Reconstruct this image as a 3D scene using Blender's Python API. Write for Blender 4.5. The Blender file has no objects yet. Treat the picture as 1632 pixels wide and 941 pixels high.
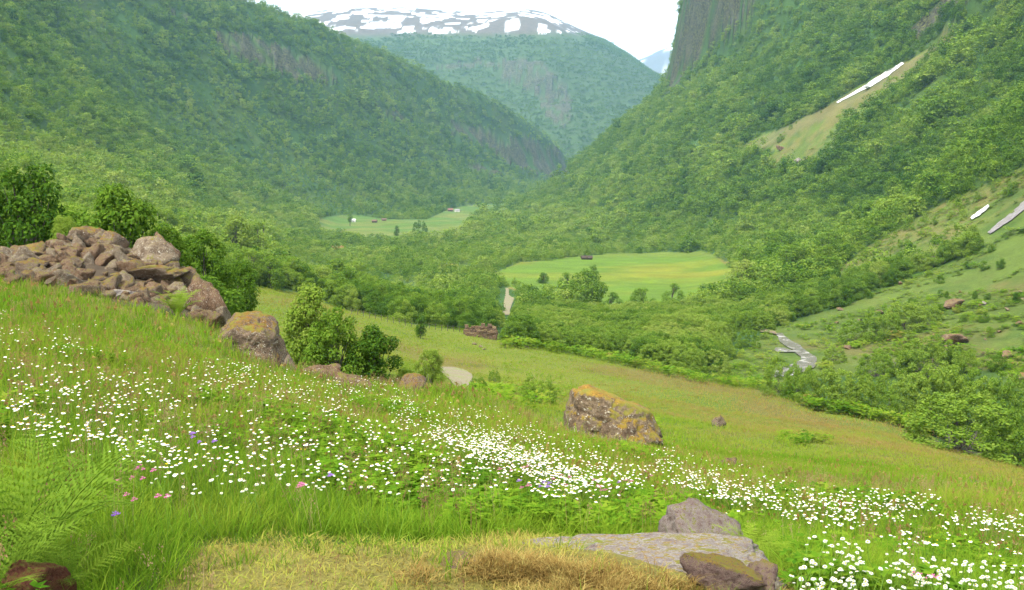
import bpy, math, random
import numpy as np
from mathutils import Vector, Matrix, Euler, noise as mnoise
rng = np.random.default_rng(7)
random.seed(7)
SC = bpy.context.scene
COL = SC.collection
R = math.radians

# ------------------------------------------------------------------ camera model (photo pixels, 1632 x 941)
F, CX, CY = 1535.0, 816.0, 470.5
PITCH = math.atan(220.5 / F)
cP, sP = math.cos(PITCH), math.sin(PITCH)

def ray(px, py):
    u = (np.asarray(px, float) - CX) / F; v = (CY - np.asarray(py, float)) / F
    return u, cP + v * sP, -sP + v * cP

def project(x, y, z):
    d = y * cP - z * sP
    v = (y * sP + z * cP) / np.maximum(d, 1e-6)
    return CX + F * x / np.maximum(d, 1e-6), CY - F * v

def sstep(a, b, x):
    t = np.clip((x - a) / (b - a), 0, 1)
    return t * t * (3 - 2 * t)

def hash2(ix, iy, s):
    h = (ix.astype(np.int64) * 374761393 + iy.astype(np.int64) * 668265263 + s * 1442695041) & 0xFFFFFFFF
    h = ((h ^ (h >> 13)) * 1274126177) & 0xFFFFFFFF
    return ((h ^ (h >> 16)) & 0xFFFFFF) / float(0xFFFFFF)

def vnoise(x, y, s=0):
    x = np.asarray(x, float); y = np.asarray(y, float)
    ix = np.floor(x); iy = np.floor(y); fx = x - ix; fy = y - iy
    fx = fx * fx * fx * (fx * (fx * 6 - 15) + 10); fy = fy * fy * fy * (fy * (fy * 6 - 15) + 10)
    a = hash2(ix, iy, s); b = hash2(ix + 1, iy, s); c = hash2(ix, iy + 1, s); d = hash2(ix + 1, iy + 1, s)
    return (a + (b - a) * fx) * (1 - fy) + (c + (d - c) * fx) * fy

def fbm(x, y, s=0, o=4):
    t = 0.0; a = 0.5; n = 0.0
    for k in range(o):
        t = t + a * (vnoise(x, y, s + k * 17) * 2 - 1); n += a
        x = x * 2.03 + 13.7; y = y * 2.03 - 7.1; a *= 0.5
    return t / n

def inpoly(px, py, poly):
    r = np.zeros(np.shape(px), bool)
    n = len(poly)
    for i in range(n):
        x1, y1 = poly[i]; x2, y2 = poly[(i + 1) % n]
        if y1 == y2: continue
        c = ((y1 > py) != (y2 > py)) & (px < (x2 - x1) * (py - y1) / (y2 - y1) + x1)
        r ^= c
    return r

# ------------------------------------------------------------------ terrain: near slope given as profiles seen from the path, valley given as cross sections
# each profile: azimuth (as a photo column) : [(distance, photo row if > 0 else height)]
PROF = {
 -900: [(1,-1.5),(3,-1.3),(10,-1.4),(24,-1.6),(60,-3),(200,4)],
 -250: [(1,-1.5),(3,-1.3),(7,-1.6),(14,-2.0),(22,-2.3),(28,-2.3),(36,-3.6),(60,-6),(100,-6),(200,-5)],
 0:   [(1,-1.55),(3,-1.36),(7,655),(14,525),(20,470),(22,452),(24,432),(27,410),(30,430),(35,-5.0),(60,-8),(100,-9.5),(200,-11)],
 60:  [(1,-1.57),(3,-1.38),(7,660),(14,527),(20,478),(22,458),(24,428),(27,400),(30,425),(35,-5.3),(60,-8.5),(100,-10.5),(200,-13)],
 130: [(1,-1.58),(3.2,-1.42),(7,670),(14,540),(20,488),(22,468),(24,435),(26.5,392),(29,420),(35,-5.7),(60,-9.2),(100,-12),(200,-15)],
 200: [(1,-1.6),(3.3,-1.46),(7,682),(14,553),(19,505),(21.5,480),(24,440),(26,412),(28,432),(34,-6.2),(60,-10),(100,-13.5),(200,-17)],
 270: [(1,-1.6),(3.4,-1.5),(7,695),(14,568),(18.5,525),(21,500),(23.5,460),(25.5,418),(27.5,445),(34,-7.3),(60,-11.5),(100,-15.5),(200,-21)],
 340: [(1,-1.6),(3.5,-1.53),(8,668),(14,588),(18,550),(21,527),(23,522),(26,540),(34,-8.2),(60,-13),(100,-17),(180,-22.5),(200,-24)],
 400: [(1,-1.6),(3.6,-1.56),(8,676),(14,606),(18,588),(21,592),(26,-6.2),(40,-10),(80,-15.2),(120,-18.8),(170,463),(195,-26.5)],
 560: [(1,-1.6),(3.7,-1.6),(8,705),(14,642),(18,618),(22,622),(28,-7.2),(45,-11.5),(90,-18.5),(130,523),(180,498),(200,-33)],
 720: [(1,-1.6),(3.8,-1.64),(8,735),(14,664),(20,625),(23,630),(30,-7.9),(60,-15.2),(90,608),(102,594),(150,548),(180,523),(205,-36)],
 970: [(1,-1.6),(3.8,-1.65),(8,776),(13,722),(16,714),(25,-7.75),(40,698),(60,660),(100,626),(150,588),(190,562),(205,-41.5)],
 1200:[(1,-1.6),(4,-1.75),(9,790),(13,768),(20,752),(40,728),(70,695),(110,658),(150,622),(170,-40.2),(190,-41.5)],
 1400:[(1,-1.6),(4.3,-1.85),(10,795),(20,764),(40,742),(70,715),(100,690),(135,658),(150,-37.3),(165,-38.5)],
 1632:[(1,-1.6),(4.3,-1.9),(10,808),(20,785),(40,770),(70,758),(105,738),(120,-36.6),(135,-37)],
 1900:[(1,-1.6),(4,-1.9),(10,-3.9),(20,-7.6),(40,-14.5),(70,-24),(100,-33),(115,-36)],
 2600:[(1,-1.6),(4,-1.9),(10,-4.1),(20,-8.2),(40,-15.5),(70,-25),(90,-32),(105,-34)],
}
PK = sorted(PROF)
PAZ = np.array([math.atan((k - CX) / F) if abs(k-CX) < 1500 else math.copysign(1.0, k-CX)*(0.78+0.35*((abs(k-CX)-1500)/400)) for k in PK])
LR = np.linspace(math.log(0.8), math.log(400), 420)

def smooth1(a, k):
    ker = np.hanning(2 * k + 3)[1:-1]; ker /= ker.sum()
    return np.convolve(np.pad(a, k, mode='edge'), ker, mode='valid')

_rows = []; _last = []
for k, az in zip(PK, PAZ):
    rr = []; zz = []
    for r_, v in PROF[k]:
        if v > 0:
            kk = min(max(k, -200), 1850)
            dx, dy, dz = ray(kk, v); z = float(dz / math.hypot(dx, dy)) * r_
        else: z = v
        rr.append(math.log(r_)); zz.append(z)
    _rows.append(smooth1(np.interp(LR, rr, zz), 5)); _last.append(math.exp(rr[-1]))
ROWS = np.array(_rows); LAST = np.array(_last)

def fore_raw(az, r):
    a = np.clip(az, PAZ[0], PAZ[-1])
    i = np.clip(np.searchsorted(PAZ, a) - 1, 0, len(PAZ) - 2)
    t = (a - PAZ[i]) / (PAZ[i + 1] - PAZ[i]); t = t * 0.5 + 0.5 * t * t * (3 - 2 * t)
    f = np.clip((np.log(np.maximum(r, .8)) - LR[0]) / (LR[1] - LR[0]), 0, len(LR) - 1.001)
    j = f.astype(int); g = f - j
    z0 = ROWS[i, j] * (1 - g) + ROWS[i, j + 1] * g
    z1 = ROWS[i + 1, j] * (1 - g) + ROWS[i + 1, j + 1] * g
    return z0 * (1 - t) + z1 * t, LAST[i] * (1 - t) + LAST[i + 1] * t

FAZ = np.linspace(-1.3, 1.3, 700)
_T = np.stack([fore_raw(np.full(len(LR), a), np.exp(LR))[0] for a in FAZ])
_TL = np.array([float(fore_raw(np.array([a]), np.array([10.0]))[1][0]) for a in FAZ])
for _k in range(2):
    _K = np.hanning(13)[1:-1]; _K /= _K.sum()
    _T = np.apply_along_axis(lambda q: np.convolve(np.pad(q, 5, mode='edge'), _K, mode='valid'), 0, _T)
    _TL = np.convolve(np.pad(_TL, 5, mode='edge'), _K, mode='valid')

def fore(az, r):
    fa = np.clip((az - FAZ[0]) / (FAZ[1] - FAZ[0]), 0, len(FAZ) - 1.001); i = fa.astype(int); t = fa - i
    f = np.clip((np.log(np.maximum(r, .8)) - LR[0]) / (LR[1] - LR[0]), 0, len(LR) - 1.001); j = f.astype(int); g = f - j
    z = (_T[i, j] * (1 - g) + _T[i, j + 1] * g) * (1 - t) + (_T[i + 1, j] * (1 - g) + _T[i + 1, j + 1] * g) * t
    return z, _TL[i] * (1 - t) + _TL[i + 1] * t

def curve(xs, ys, smooth=60):
    g = np.linspace(xs[0], xs[-1], 2000)
    v = smooth1(np.interp(g, xs, ys), smooth)
    return lambda q: np.interp(q, g, v)

zf = curve([0,100,200,300,400,550,900,1600,2600,9000],[-30,-37,-42.5,-50.5,-58,-65,-80,-87,-92,-95], 25)
xl = curve([0,200,300,400,900,1300,1600,1900,2200,2500,2700,9000],[30,5,-20,-50,-180,-225,-112,-12,78,150,200,1200], 10)
xr = curve([0,200,400,550,800,1200,1600,1740,1900,2200,2700,9000],[50,62,66,112,95,15,-40,-33,120,480,1100,4500], 8)
secR = curve([-500,0,20,65,95,128,190,265,400,600,1500],[0,0,3,15,32,57,112,176,320,520,900], 12)
secL = curve([-500,0,100,200,300,400,600,1500],[0,0,24,72,150,245,420,700], 14)

BKX = [-1500,0,250,400,480,560,650,720,800,870,960,1000,1030,1065,1150,1300,2200]
BKY = [60,34,30,26,31,22,22,27,37,48,70,92,113,132,190,230,240]
FKX = [-1000,700,940,1010,1040,1080,1120,1200,1400,2500]
FKY = [260,240,180,101,89,78,72,60,60,100]

def valley(x, D):
    Dc = np.maximum(D, 120)
    wob = 14 * fbm(x / 170, D / 170, 5, 3)
    sR = x - xr(Dc); sL = xl(Dc) - x
    z = zf(Dc) + 1.6 * fbm(x / 60, D / 60, 11, 3)
    gul = fbm((D + 0.35 * x) / 75, x / 330, 21, 4)
    upR = sstep(40, 220, sR); upL = sstep(60, 260, sL)
    zr = secR(sR + wob * upR) + 11 * gul * upR
    zr = zr + 165 * sstep(296, 345, sR + 14 * gul) * sstep(1150, 1450, D) + 30 * sstep(250, 262, sR + 30 * fbm(x/60, D/60, 9, 3)) * sstep(560, 640, D) * (1 - sstep(760, 860, D))
    steep = np.interp(D, [0, 500, 900, 1700, 2300, 2550, 2650, 2740], [1, 1, 1.25, 1.4, 1.6, 2.9, 4, 6])
    zl = secL((sL + wob * upL) * steep) + 13 * gul * upL
    cap = np.interp(D, [0, 900, 1450, 1700, 2000, 2300, 2550, 2640, 2700, 2760], [530, 490, 397, 356, 326, 270, 188, 140, 88, 0])
    cap = cap + 7 * fbm(x / 90, D / 90, 31, 4)
    # a few rock steps on the left slope
    st = sL + 25 * fbm(x/90, D/90, 41, 3)
    zl = zl + 16 * sstep(330, 342, st) * sstep(900, 1000, D) * (1 - sstep(1350, 1500, D))
    k = 14.0
    zl = np.where(sL > -50, -k * np.log(np.exp(-np.clip(zl, -50, 900) / k) + np.exp(-np.clip(cap, -50, 900) / k)) , zl)
    zl = np.maximum(zl, 0)
    z = z + zr + zl
    pxc = CX + F * x / np.maximum(D, 200)
    # the broad snowy mountain closing the valley
    D0 = 2850 + 150 * fbm(x / 500, 0 * x, 3, 3); D1 = 4900.0
    ele = (250 - np.interp(pxc, BKX, BKY)) / F
    t = np.clip((D - D0) / (D1 - D0), 0, 1.6)
    prof = np.interp(t, [0, .12, .25, .4, .6, .8, 1, 1.6], [0, .16, .38, .6, .78, .895, 1, .9])
    b = -95 + (ele * D1 + 95) * prof + (24 * fbm(x / 240, D / 240, 51, 5) + 40*fbm(x/700, D/500, 58, 2)) * sstep(0, .2, t)*(1-.93*sstep(.55,.8,t))
    cl = sstep(.30, .33, t + .03 * fbm(x / 200, D / 200, 61, 3)) * np.exp(-((pxc - 850) / 70) ** 2) * 60
    z = np.where(D > 2620, np.maximum(z, b + cl), z)
    ele2 = (250 - np.interp(pxc, FKX, FKY)) / F
    t2 = np.clip((D - 6500) / 3000, 0, 1)
    f = -95 + (ele2 * 9500 + 95) * sstep(0, 1, t2) + 30 * fbm(x / 400, D / 400, 71, 4) * t2
    return np.where(D > 6400, np.maximum(z, f), z)

def Hraw(x, y):
    r = np.hypot(x, y); az = np.arctan2(x, y)
    fz, last = fore(az, r)
    small = (0.05 * fbm(x / 1.3, y / 1.3, 81, 3) * sstep(1.5, 4, r) + 0.25 * fbm(x / 9, y / 9, 83, 3) * sstep(10, 40, r)
             + .8 * fbm(x / 35, y / 35, 85, 3) * sstep(40, 120, r))
    w = sstep(0.8, 1.45, r / last)
    vz = valley(x, np.maximum(y, -300))
    z = (fz + small) * (1 - w) + vz * w
    back = sstep(1.0, 1.5, np.abs(az))
    return z * (1 - back) + (-1.6 + 0.12 * np.minimum(r, 400) * np.where(az < 0, 1, -.35)) * back

AZ = np.concatenate([np.linspace(-math.pi, R(-36.5), 60)[:-1], np.linspace(R(-36.5), R(36.5), 1050), np.linspace(R(36.5), math.pi, 60)[1:]])
RR = np.exp(np.concatenate([np.linspace(math.log(.25), math.log(2), 16)[:-1], np.linspace(math.log(2), math.log(400), 520)[:-1], np.linspace(math.log(400), math.log(5200), 330)[:-1], np.linspace(math.log(5200), math.log(11000), 50)]))
GA, GR = np.meshgrid(AZ, RR)
GX = GR * np.sin(GA); GY = GR * np.cos(GA)
GZ = Hraw(GX, GY)
GPX, GPY = project(GX, GY, GZ)
LRR = np.log(RR)

def H(x, y):
    x = np.asarray(x, float); y = np.asarray(y, float)
    r = np.log(np.maximum(np.hypot(x, y), .26)); a = np.arctan2(x, y)
    i = np.clip(np.searchsorted(LRR, r) - 1, 0, len(LRR) - 2); j = np.clip(np.searchsorted(AZ, a) - 1, 0, len(AZ) - 2)
    s = (np.exp(r) - RR[i]) / (RR[i + 1] - RR[i]); t = (a - AZ[j]) / (AZ[j + 1] - AZ[j])
    return (GZ[i, j] * (1 - t) + GZ[i, j + 1] * t) * (1 - s) + (GZ[i + 1, j] * (1 - t) + GZ[i + 1, j + 1] * t) * s

_RM = np.exp(np.linspace(math.log(1.5), math.log(9000), 1500))
def at(px, py, lift=0.0, rmin=1.5, rmax=9000.0):
    """where the line of sight through a photo pixel first meets the ground (plus lift)"""
    px = np.atleast_1d(np.asarray(px, float)); py = np.atleast_1d(np.asarray(py, float))
    out = np.zeros((len(px), 3)); rs = _RM[(_RM >= rmin) & (_RM <= rmax)]
    for c in range(0, len(px), 400):
        dx, dy, dz = ray(px[c:c + 400], py[c:c + 400]); h = np.hypot(dx, dy)
        X = rs[None] * (dx / h)[:, None]; Y = rs[None] * (dy / h)[:, None]; Z = rs[None] * (dz / h)[:, None]
        below = Z < H(X, Y) + lift
        k = np.where(below.any(1), below.argmax(1), len(rs) - 1); kk = np.arange(len(k))
        k0 = np.maximum(k - 1, 0)
        df = Z - H(X, Y) - lift; i_ = np.arange(len(k)); d0 = df[i_, k0]; d1 = df[i_, k]
        f_ = np.clip(d0 / np.where(np.abs(d0 - d1) < 1e-9, 1e-9, d0 - d1), 0, 1)
        rm = rs[k0] + (rs[k] - rs[k0]) * f_
        xx = rm * dx / h; yy = rm * dy / h
        out[c:c + 400] = np.stack([xx, yy, H(xx, yy)], 1)
    return out

def at1(px, py, lift=0.0, rmin=1.5, rmax=9000.0):
    return at([px], [py], lift, rmin, rmax)[0]

def on_col(px, r):
    a = math.atan((px - CX) / F); x, y = r * math.sin(a), r * math.cos(a)
    return np.array([x, y, float(H(x, y))])

def visible(x, y, z, tol=0.0):
    """True where the straight line from the eye to the point is clear of the ground"""
    ok = np.ones(len(x), bool)
    for t in np.linspace(0.15, 0.985, 34):
        ok &= (z * t + tol) > H(x * t, y * t)
    return ok

# ------------------------------------------------------------------ object helpers
def tag(o, label=None, cat=None, group=None, kind=None):
    if label: o['label'] = label
    if cat: o['category'] = cat
    if group: o['group'] = group
    if kind: o['kind'] = kind
    return o

def np_mesh(name, verts, faces, mats=(), fmat=None, smooth=False):
    """faces: (N,4) array, a quad with equal last two indices becomes a triangle; or list of arrays of equal width"""
    me = bpy.data.meshes.new(name)
    verts = np.asarray(verts, np.float32)
    blocks = faces if isinstance(faces, list) else [faces]
    loops = np.concatenate([np.asarray(b, np.int32).ravel() for b in blocks])
    tot = np.concatenate([np.full(len(b), np.asarray(b).shape[1], np.int32) for b in blocks])
    start = np.concatenate([[0], np.cumsum(tot)[:-1]]).astype(np.int32)
    me.vertices.add(len(verts)); me.vertices.foreach_set('co', verts.ravel())
    me.loops.add(len(loops)); me.loops.foreach_set('vertex_index', loops)
    me.polygons.add(len(tot)); me.polygons.foreach_set('loop_start', start)
    try: me.polygons.foreach_set('loop_total', tot)
    except Exception: pass
    for m in mats: me.materials.append(m)
    if fmat is not None: me.polygons.foreach_set('material_index', np.asarray(fmat, np.int32))
    if smooth: me.polygons.foreach_set('use_smooth', np.ones(len(tot), bool))
    me.update(); me.validate()
    return me

def link(name, me, parent=None, loc=None, rot=None, scl=None):
    o = bpy.data.objects.new(name, me); COL.objects.link(o)
    if parent is not None: o.parent = parent
    if loc is not None: o.location = loc
    if rot is not None: o.rotation_euler = rot
    if scl is not None: o.scale = scl
    return o

class MB:
    """collects vertices and faces for one mesh"""
    def __init__(s): s.v = []; s.f = []; s.m = []
    def add(s, v, f, mi=0):
        b = len(s.v); s.v += [tuple(p) for p in v]; s.f += [tuple(i + b for i in q) for q in f]; s.m += [mi] * len(f)
    def tube(s, pts, rad, n=7, mi=0, cap=True):
        pts = [Vector(p) for p in pts]; b = len(s.v); up = Vector((0.13, 0.31, .94))
        for i, p in enumerate(pts):
            d = (pts[min(i + 1, len(pts) - 1)] - pts[max(i - 1, 0)]).normalized()
            a = d.cross(up)
            if a.length < .05: a = d.cross(Vector((1, 0, 0)))
            a.normalize(); c = d.cross(a)
            for k in range(n):
                t = 2 * math.pi * k / n
                s.v.append(tuple(p + (a * math.cos(t) + c * math.sin(t)) * rad[i]))
        for i in range(len(pts) - 1):
            for k in range(n):
                s.f.append((b + i * n + k, b + i * n + (k + 1) % n, b + (i + 1) * n + (k + 1) % n, b + (i + 1) * n + k)); s.m.append(mi)
        if cap:
            s.f.append(tuple(b + (len(pts) - 1) * n + k for k in range(n))); s.m.append(mi)
    def box(s, x0, x1, y0, y1, z0, z1, mi=0):
        s.add([(x0,y0,z0),(x1,y0,z0),(x1,y1,z0),(x0,y1,z0),(x0,y0,z1),(x1,y0,z1),(x1,y1,z1),(x0,y1,z1)],
              [(3,2,1,0),(4,5,6,7),(0,1,5,4),(1,2,6,5),(2,3,7,6),(3,0,4,7)], mi)
    def mesh(s, name, mats, smooth=False):
        me = bpy.data.meshes.new(name); me.from_pydata(s.v, [], s.f)
        for m in mats: me.materials.append(m)
        me.polygons.foreach_set('material_index', s.m)
        if smooth: me.polygons.foreach_set('use_smooth', [True] * len(s.f))
        me.update(); return me
    def build(s, name, mats, parent=None, smooth=False):
        return link(name, s.mesh(name, mats if isinstance(mats, (list, tuple)) else [mats], smooth), parent)

# ------------------------------------------------------------------ material helpers
class NT:
    def __init__(s, name):
        s.m = bpy.data.materials.new(name); s.m.use_nodes = True; s.t = s.m.node_tree
        s.t.nodes.clear(); s.out = s.t.nodes.new('ShaderNodeOutputMaterial')
    def n(s, typ, **kw):
        nd = s.t.nodes.new(typ)
        for k, v in kw.items(): setattr(nd, k, v)
        return nd
    def l(s, a, b): s.t.links.new(a, b)
    def val(s, sock, v):
        if hasattr(v, 'is_output'): s.l(v, sock)
        else: sock.default_value = v
    def noise(s, scale, detail=4, rough=.55, vec=None, out='Fac', dist=0.0):
        nd = s.n('ShaderNodeTexNoise'); nd.inputs['Scale'].default_value = scale; nd.inputs['Detail'].default_value = detail
        nd.inputs['Roughness'].default_value = rough; nd.inputs['Distortion'].default_value = dist
        if vec is not None: s.l(vec, nd.inputs['Vector'])
        return nd.outputs[out]
    def ramp(s, fac, stops, interp='LINEAR'):
        nd = s.n('ShaderNodeValToRGB'); cr = nd.color_ramp; cr.interpolation = interp
        while len(cr.elements) < len(stops): cr.elements.new(.5)
        for e, (p, c) in zip(cr.elements, stops):
            e.position = p; e.color = (c, c, c, 1) if isinstance(c, (int, float)) else tuple(c) + (1,)
        s.l(fac, nd.inputs['Fac']); return nd.outputs['Color']
    def mix(s, fac, a, b, mode='MIX'):
        nd = s.n('ShaderNodeMix', data_type='RGBA', blend_type=mode)
        s.val(nd.inputs['Factor'], fac)
        for k, q in ((6, a), (7, b)):
            if hasattr(q, 'is_output'): s.l(q, nd.inputs[k])
            else: nd.inputs[k].default_value = tuple(q) + (1,) if len(q) == 3 else q
        return nd.outputs[2]
    def math(s, op, a, b=0.0, clamp=False):
        nd = s.n('ShaderNodeMath', operation=op, use_clamp=clamp); s.val(nd.inputs[0], a); s.val(nd.inputs[1], b); return nd.outputs[0]
    def attr(s, name, typ='GEOMETRY', out='Fac'):
        nd = s.n('ShaderNodeAttribute', attribute_name=name, attribute_type=typ); return nd.outputs[out]
    def bump(s, h, strength=.5, dist=.1):
        nd = s.n('ShaderNodeBump'); nd.inputs['Strength'].default_value = strength; nd.inputs['Distance'].default_value = dist
        s.l(h, nd.inputs['Height']); return nd.outputs['Normal']
    def bsdf(s, col, rough=.8, spec=.3, normal=None, **kw):
        b = s.n('ShaderNodeBsdfPrincipled'); s.val(b.inputs['Base Color'], col if hasattr(col, 'is_output') else tuple(col) + (1,))
        s.val(b.inputs['Roughness'], rough); b.inputs['Specular IOR Level'].default_value = spec
        if normal is not None: s.l(normal, b.inputs['Normal'])
        return b.outputs[0]
    def done(s, sh): s.l(sh, s.out.inputs['Surface']); return s.m

def leaf_mat(name, stops, trans=.35, hue=None, var=.5, spec=True):
    """leaf or blade colour from the plant's own tint (0..1) with each leaf a little different"""
    t = NT(name)
    geo = t.n('ShaderNodeNewGeometry')
    tint = t.attr('tint', 'INSTANCER')
    f = t.math('ADD', tint, t.math('MULTIPLY', t.math('SUBTRACT', geo.outputs['Random Per Island'], .5), var), clamp=True)
    col = t.ramp(f, stops)
    d = t.n('ShaderNodeBsdfDiffuse'); t.l(col, d.inputs['Color'])
    tr = t.n('ShaderNodeBsdfTranslucent'); t.l(t.mix(.5, col, (.5, .62, .08), 'MIX') if False else col, tr.inputs['Color'])
    mx = t.n('ShaderNodeMixShader'); mx.inputs[0].default_value = trans
    t.l(d.outputs[0], mx.inputs[1]); t.l(tr.outputs[0], mx.inputs[2])
    return t.done(mx.outputs[0])

# ------------------------------------------------------------------ ground cover zones (photo outlines laid over the ground)
P_FIELD = [(760,446),(797,432),(830,421),(900,411),(985,404),(1130,402),(1150,418),(1185,437),(1190,462),(1160,474),(1120,463),(1120,478),(1085,492),(1040,496),(1000,500),(960,502),(925,492),(895,478),(850,474),(812,456)]
P_FARM = [(505,348),(560,341),(615,350),(680,350),(715,334),(740,328),(803,324),(812,330),(770,346),(745,360),(738,376),(690,390),(640,388),(560,384),(500,372)]
P_PAST = [(1120,606),(1165,572),(1195,555),(1215,530),(1245,520),(1300,500),(1345,488),(1400,465),(1450,445),(1500,425),(1560,400),(1632,352),(1900,240),(1900,700),(1632,625),(1590,590),(1500,585),(1420,600),(1330,600),(1255,612),(1180,612)]
P_SLIDE = [(1165,240),(1250,203),(1330,162),(1400,122),(1440,98),(1480,70),(1510,45),(1520,60),(1450,118),(1395,165),(1345,205),(1318,250),(1260,276),(1213,264),(1226,242)]
P_TRACK = [(1600,205),(1632,185),(1632,230),(1520,270),(1350,320),(1340,310),(1480,262)]
P_CASC = [(1535,392),(1540,345),(1565,322),(1590,322),(1600,330),(1640,296),(1680,290),(1680,350),(1610,372),(1575,392)]
P_BAND = [(1380,395),(1470,340),(1560,300),(1660,255),(1660,300),(1590,345),(1500,405),(1440,430),(1330,455),(1320,440)]
P_GLADE = [(690,424),(720,420),(760,426),(745,436),(700,434)]
P_MOWN = [(200,1000),(290,905),(330,872),(420,862),(560,868),(700,864),(760,850),(870,852),(960,862),(1060,868),(1190,880),(1250,905),(1300,1000)]
EDGE = [(-400,430),(345,462),(400,456),(470,466),(560,496),(650,516),(740,527),(790,531),(800,546),(860,551),(960,567),(1050,587),(1110,601),(1150,607),(1200,605),(1238,612),(1240,631),(1300,646),(1400,663),(1470,682),(1505,712),(1632,737),(1750,750),(2600,820)]
EX, EY = np.array(EDGE, float).T
ROCKS_L = [[(345,46),(400,55),(470,84),(530,113),(545,134),(500,133),(440,112),(380,90),(345,66)], [(265,12),(300,24),(330,44),(300,36),(270,22)],
           [(715,195),(760,207),(840,222),(893,240),(910,285),(880,286),(820,262),(780,238),(720,212)], [(600,165),(660,190),(650,200),(610,180)], [(740,260),(800,275),(790,282),(745,268)]]
ROCKS_B = [[(790,95),(870,98),(905,140),(915,190),(895,205),(870,180),(850,150),(800,130)], [(690,100),(780,98),(790,108),(700,110)]]
ROCKS_R = [[(1060,150),(1075,70),(1100,-40),(1240,-40),(1205,10),(1150,62),(1100,112)], [(1445,50),(1480,22),(1520,-20),(1570,-20),(1530,15),(1480,50),(1455,72)]]

P_HEAPG = [(-30,395),(60,385),(110,370),(160,370),(205,392),(268,392),(294,432),(322,462),(354,500),(346,520),(290,512),(220,496),(150,472),(70,448),(-30,440)]
def treeless(px, py, r, x, y):
    e = np.interp(px, EX, EY)
    n = fbm(x / 22, y / 22, 301, 3)
    m = (r < 330) & (py > e + 2.0 * n) & (px > 352)
    m |= (px <= 352) & (r < 33)
    m |= inpoly(px + 16 * n, py + 4 * fbm(x / 14, y / 14, 303, 2), P_FIELD) & (r > 330) & (r < 900)
    m |= inpoly(px, py, P_FARM) & (r > 900)
    m |= inpoly(px, py, P_GLADE) & (r > 400)
    return m

def sparse(px, py, r, x, y):
    """share of the ground bare of trees, 0..1"""
    s = np.zeros(np.shape(px))
    past = inpoly(px, py, P_PAST) & (r < 520)
    s = np.where(past, .955, s)
    s = np.where(inpoly(px + 14 * fbm(x / 30, y / 30, 311, 2), py, P_SLIDE) & (r > 300), .985, s)
    s = np.where(inpoly(px, py, P_BAND) & (r > 180), .66, s)
    s = np.where(inpoly(px, py, P_CASC) & (r > 100), .97, s)
    rk = np.zeros(np.shape(px), bool)
    jx = px + 9 * fbm(x / 40, y / 40, 321, 3); jy = py + 7 * fbm(x / 40, y / 40, 331, 3)
    for p in ROCKS_L: rk |= inpoly(jx, jy, p) & (r < 3000) & (px < 930)
    for p in ROCKS_R: rk |= inpoly(jx, jy, p) & (r < 2200)
    for p in ROCKS_B: rk |= inpoly(jx, jy, p) & (r > 2800)
    s = np.where(rk, .93, s)
    return s, rk

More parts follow.
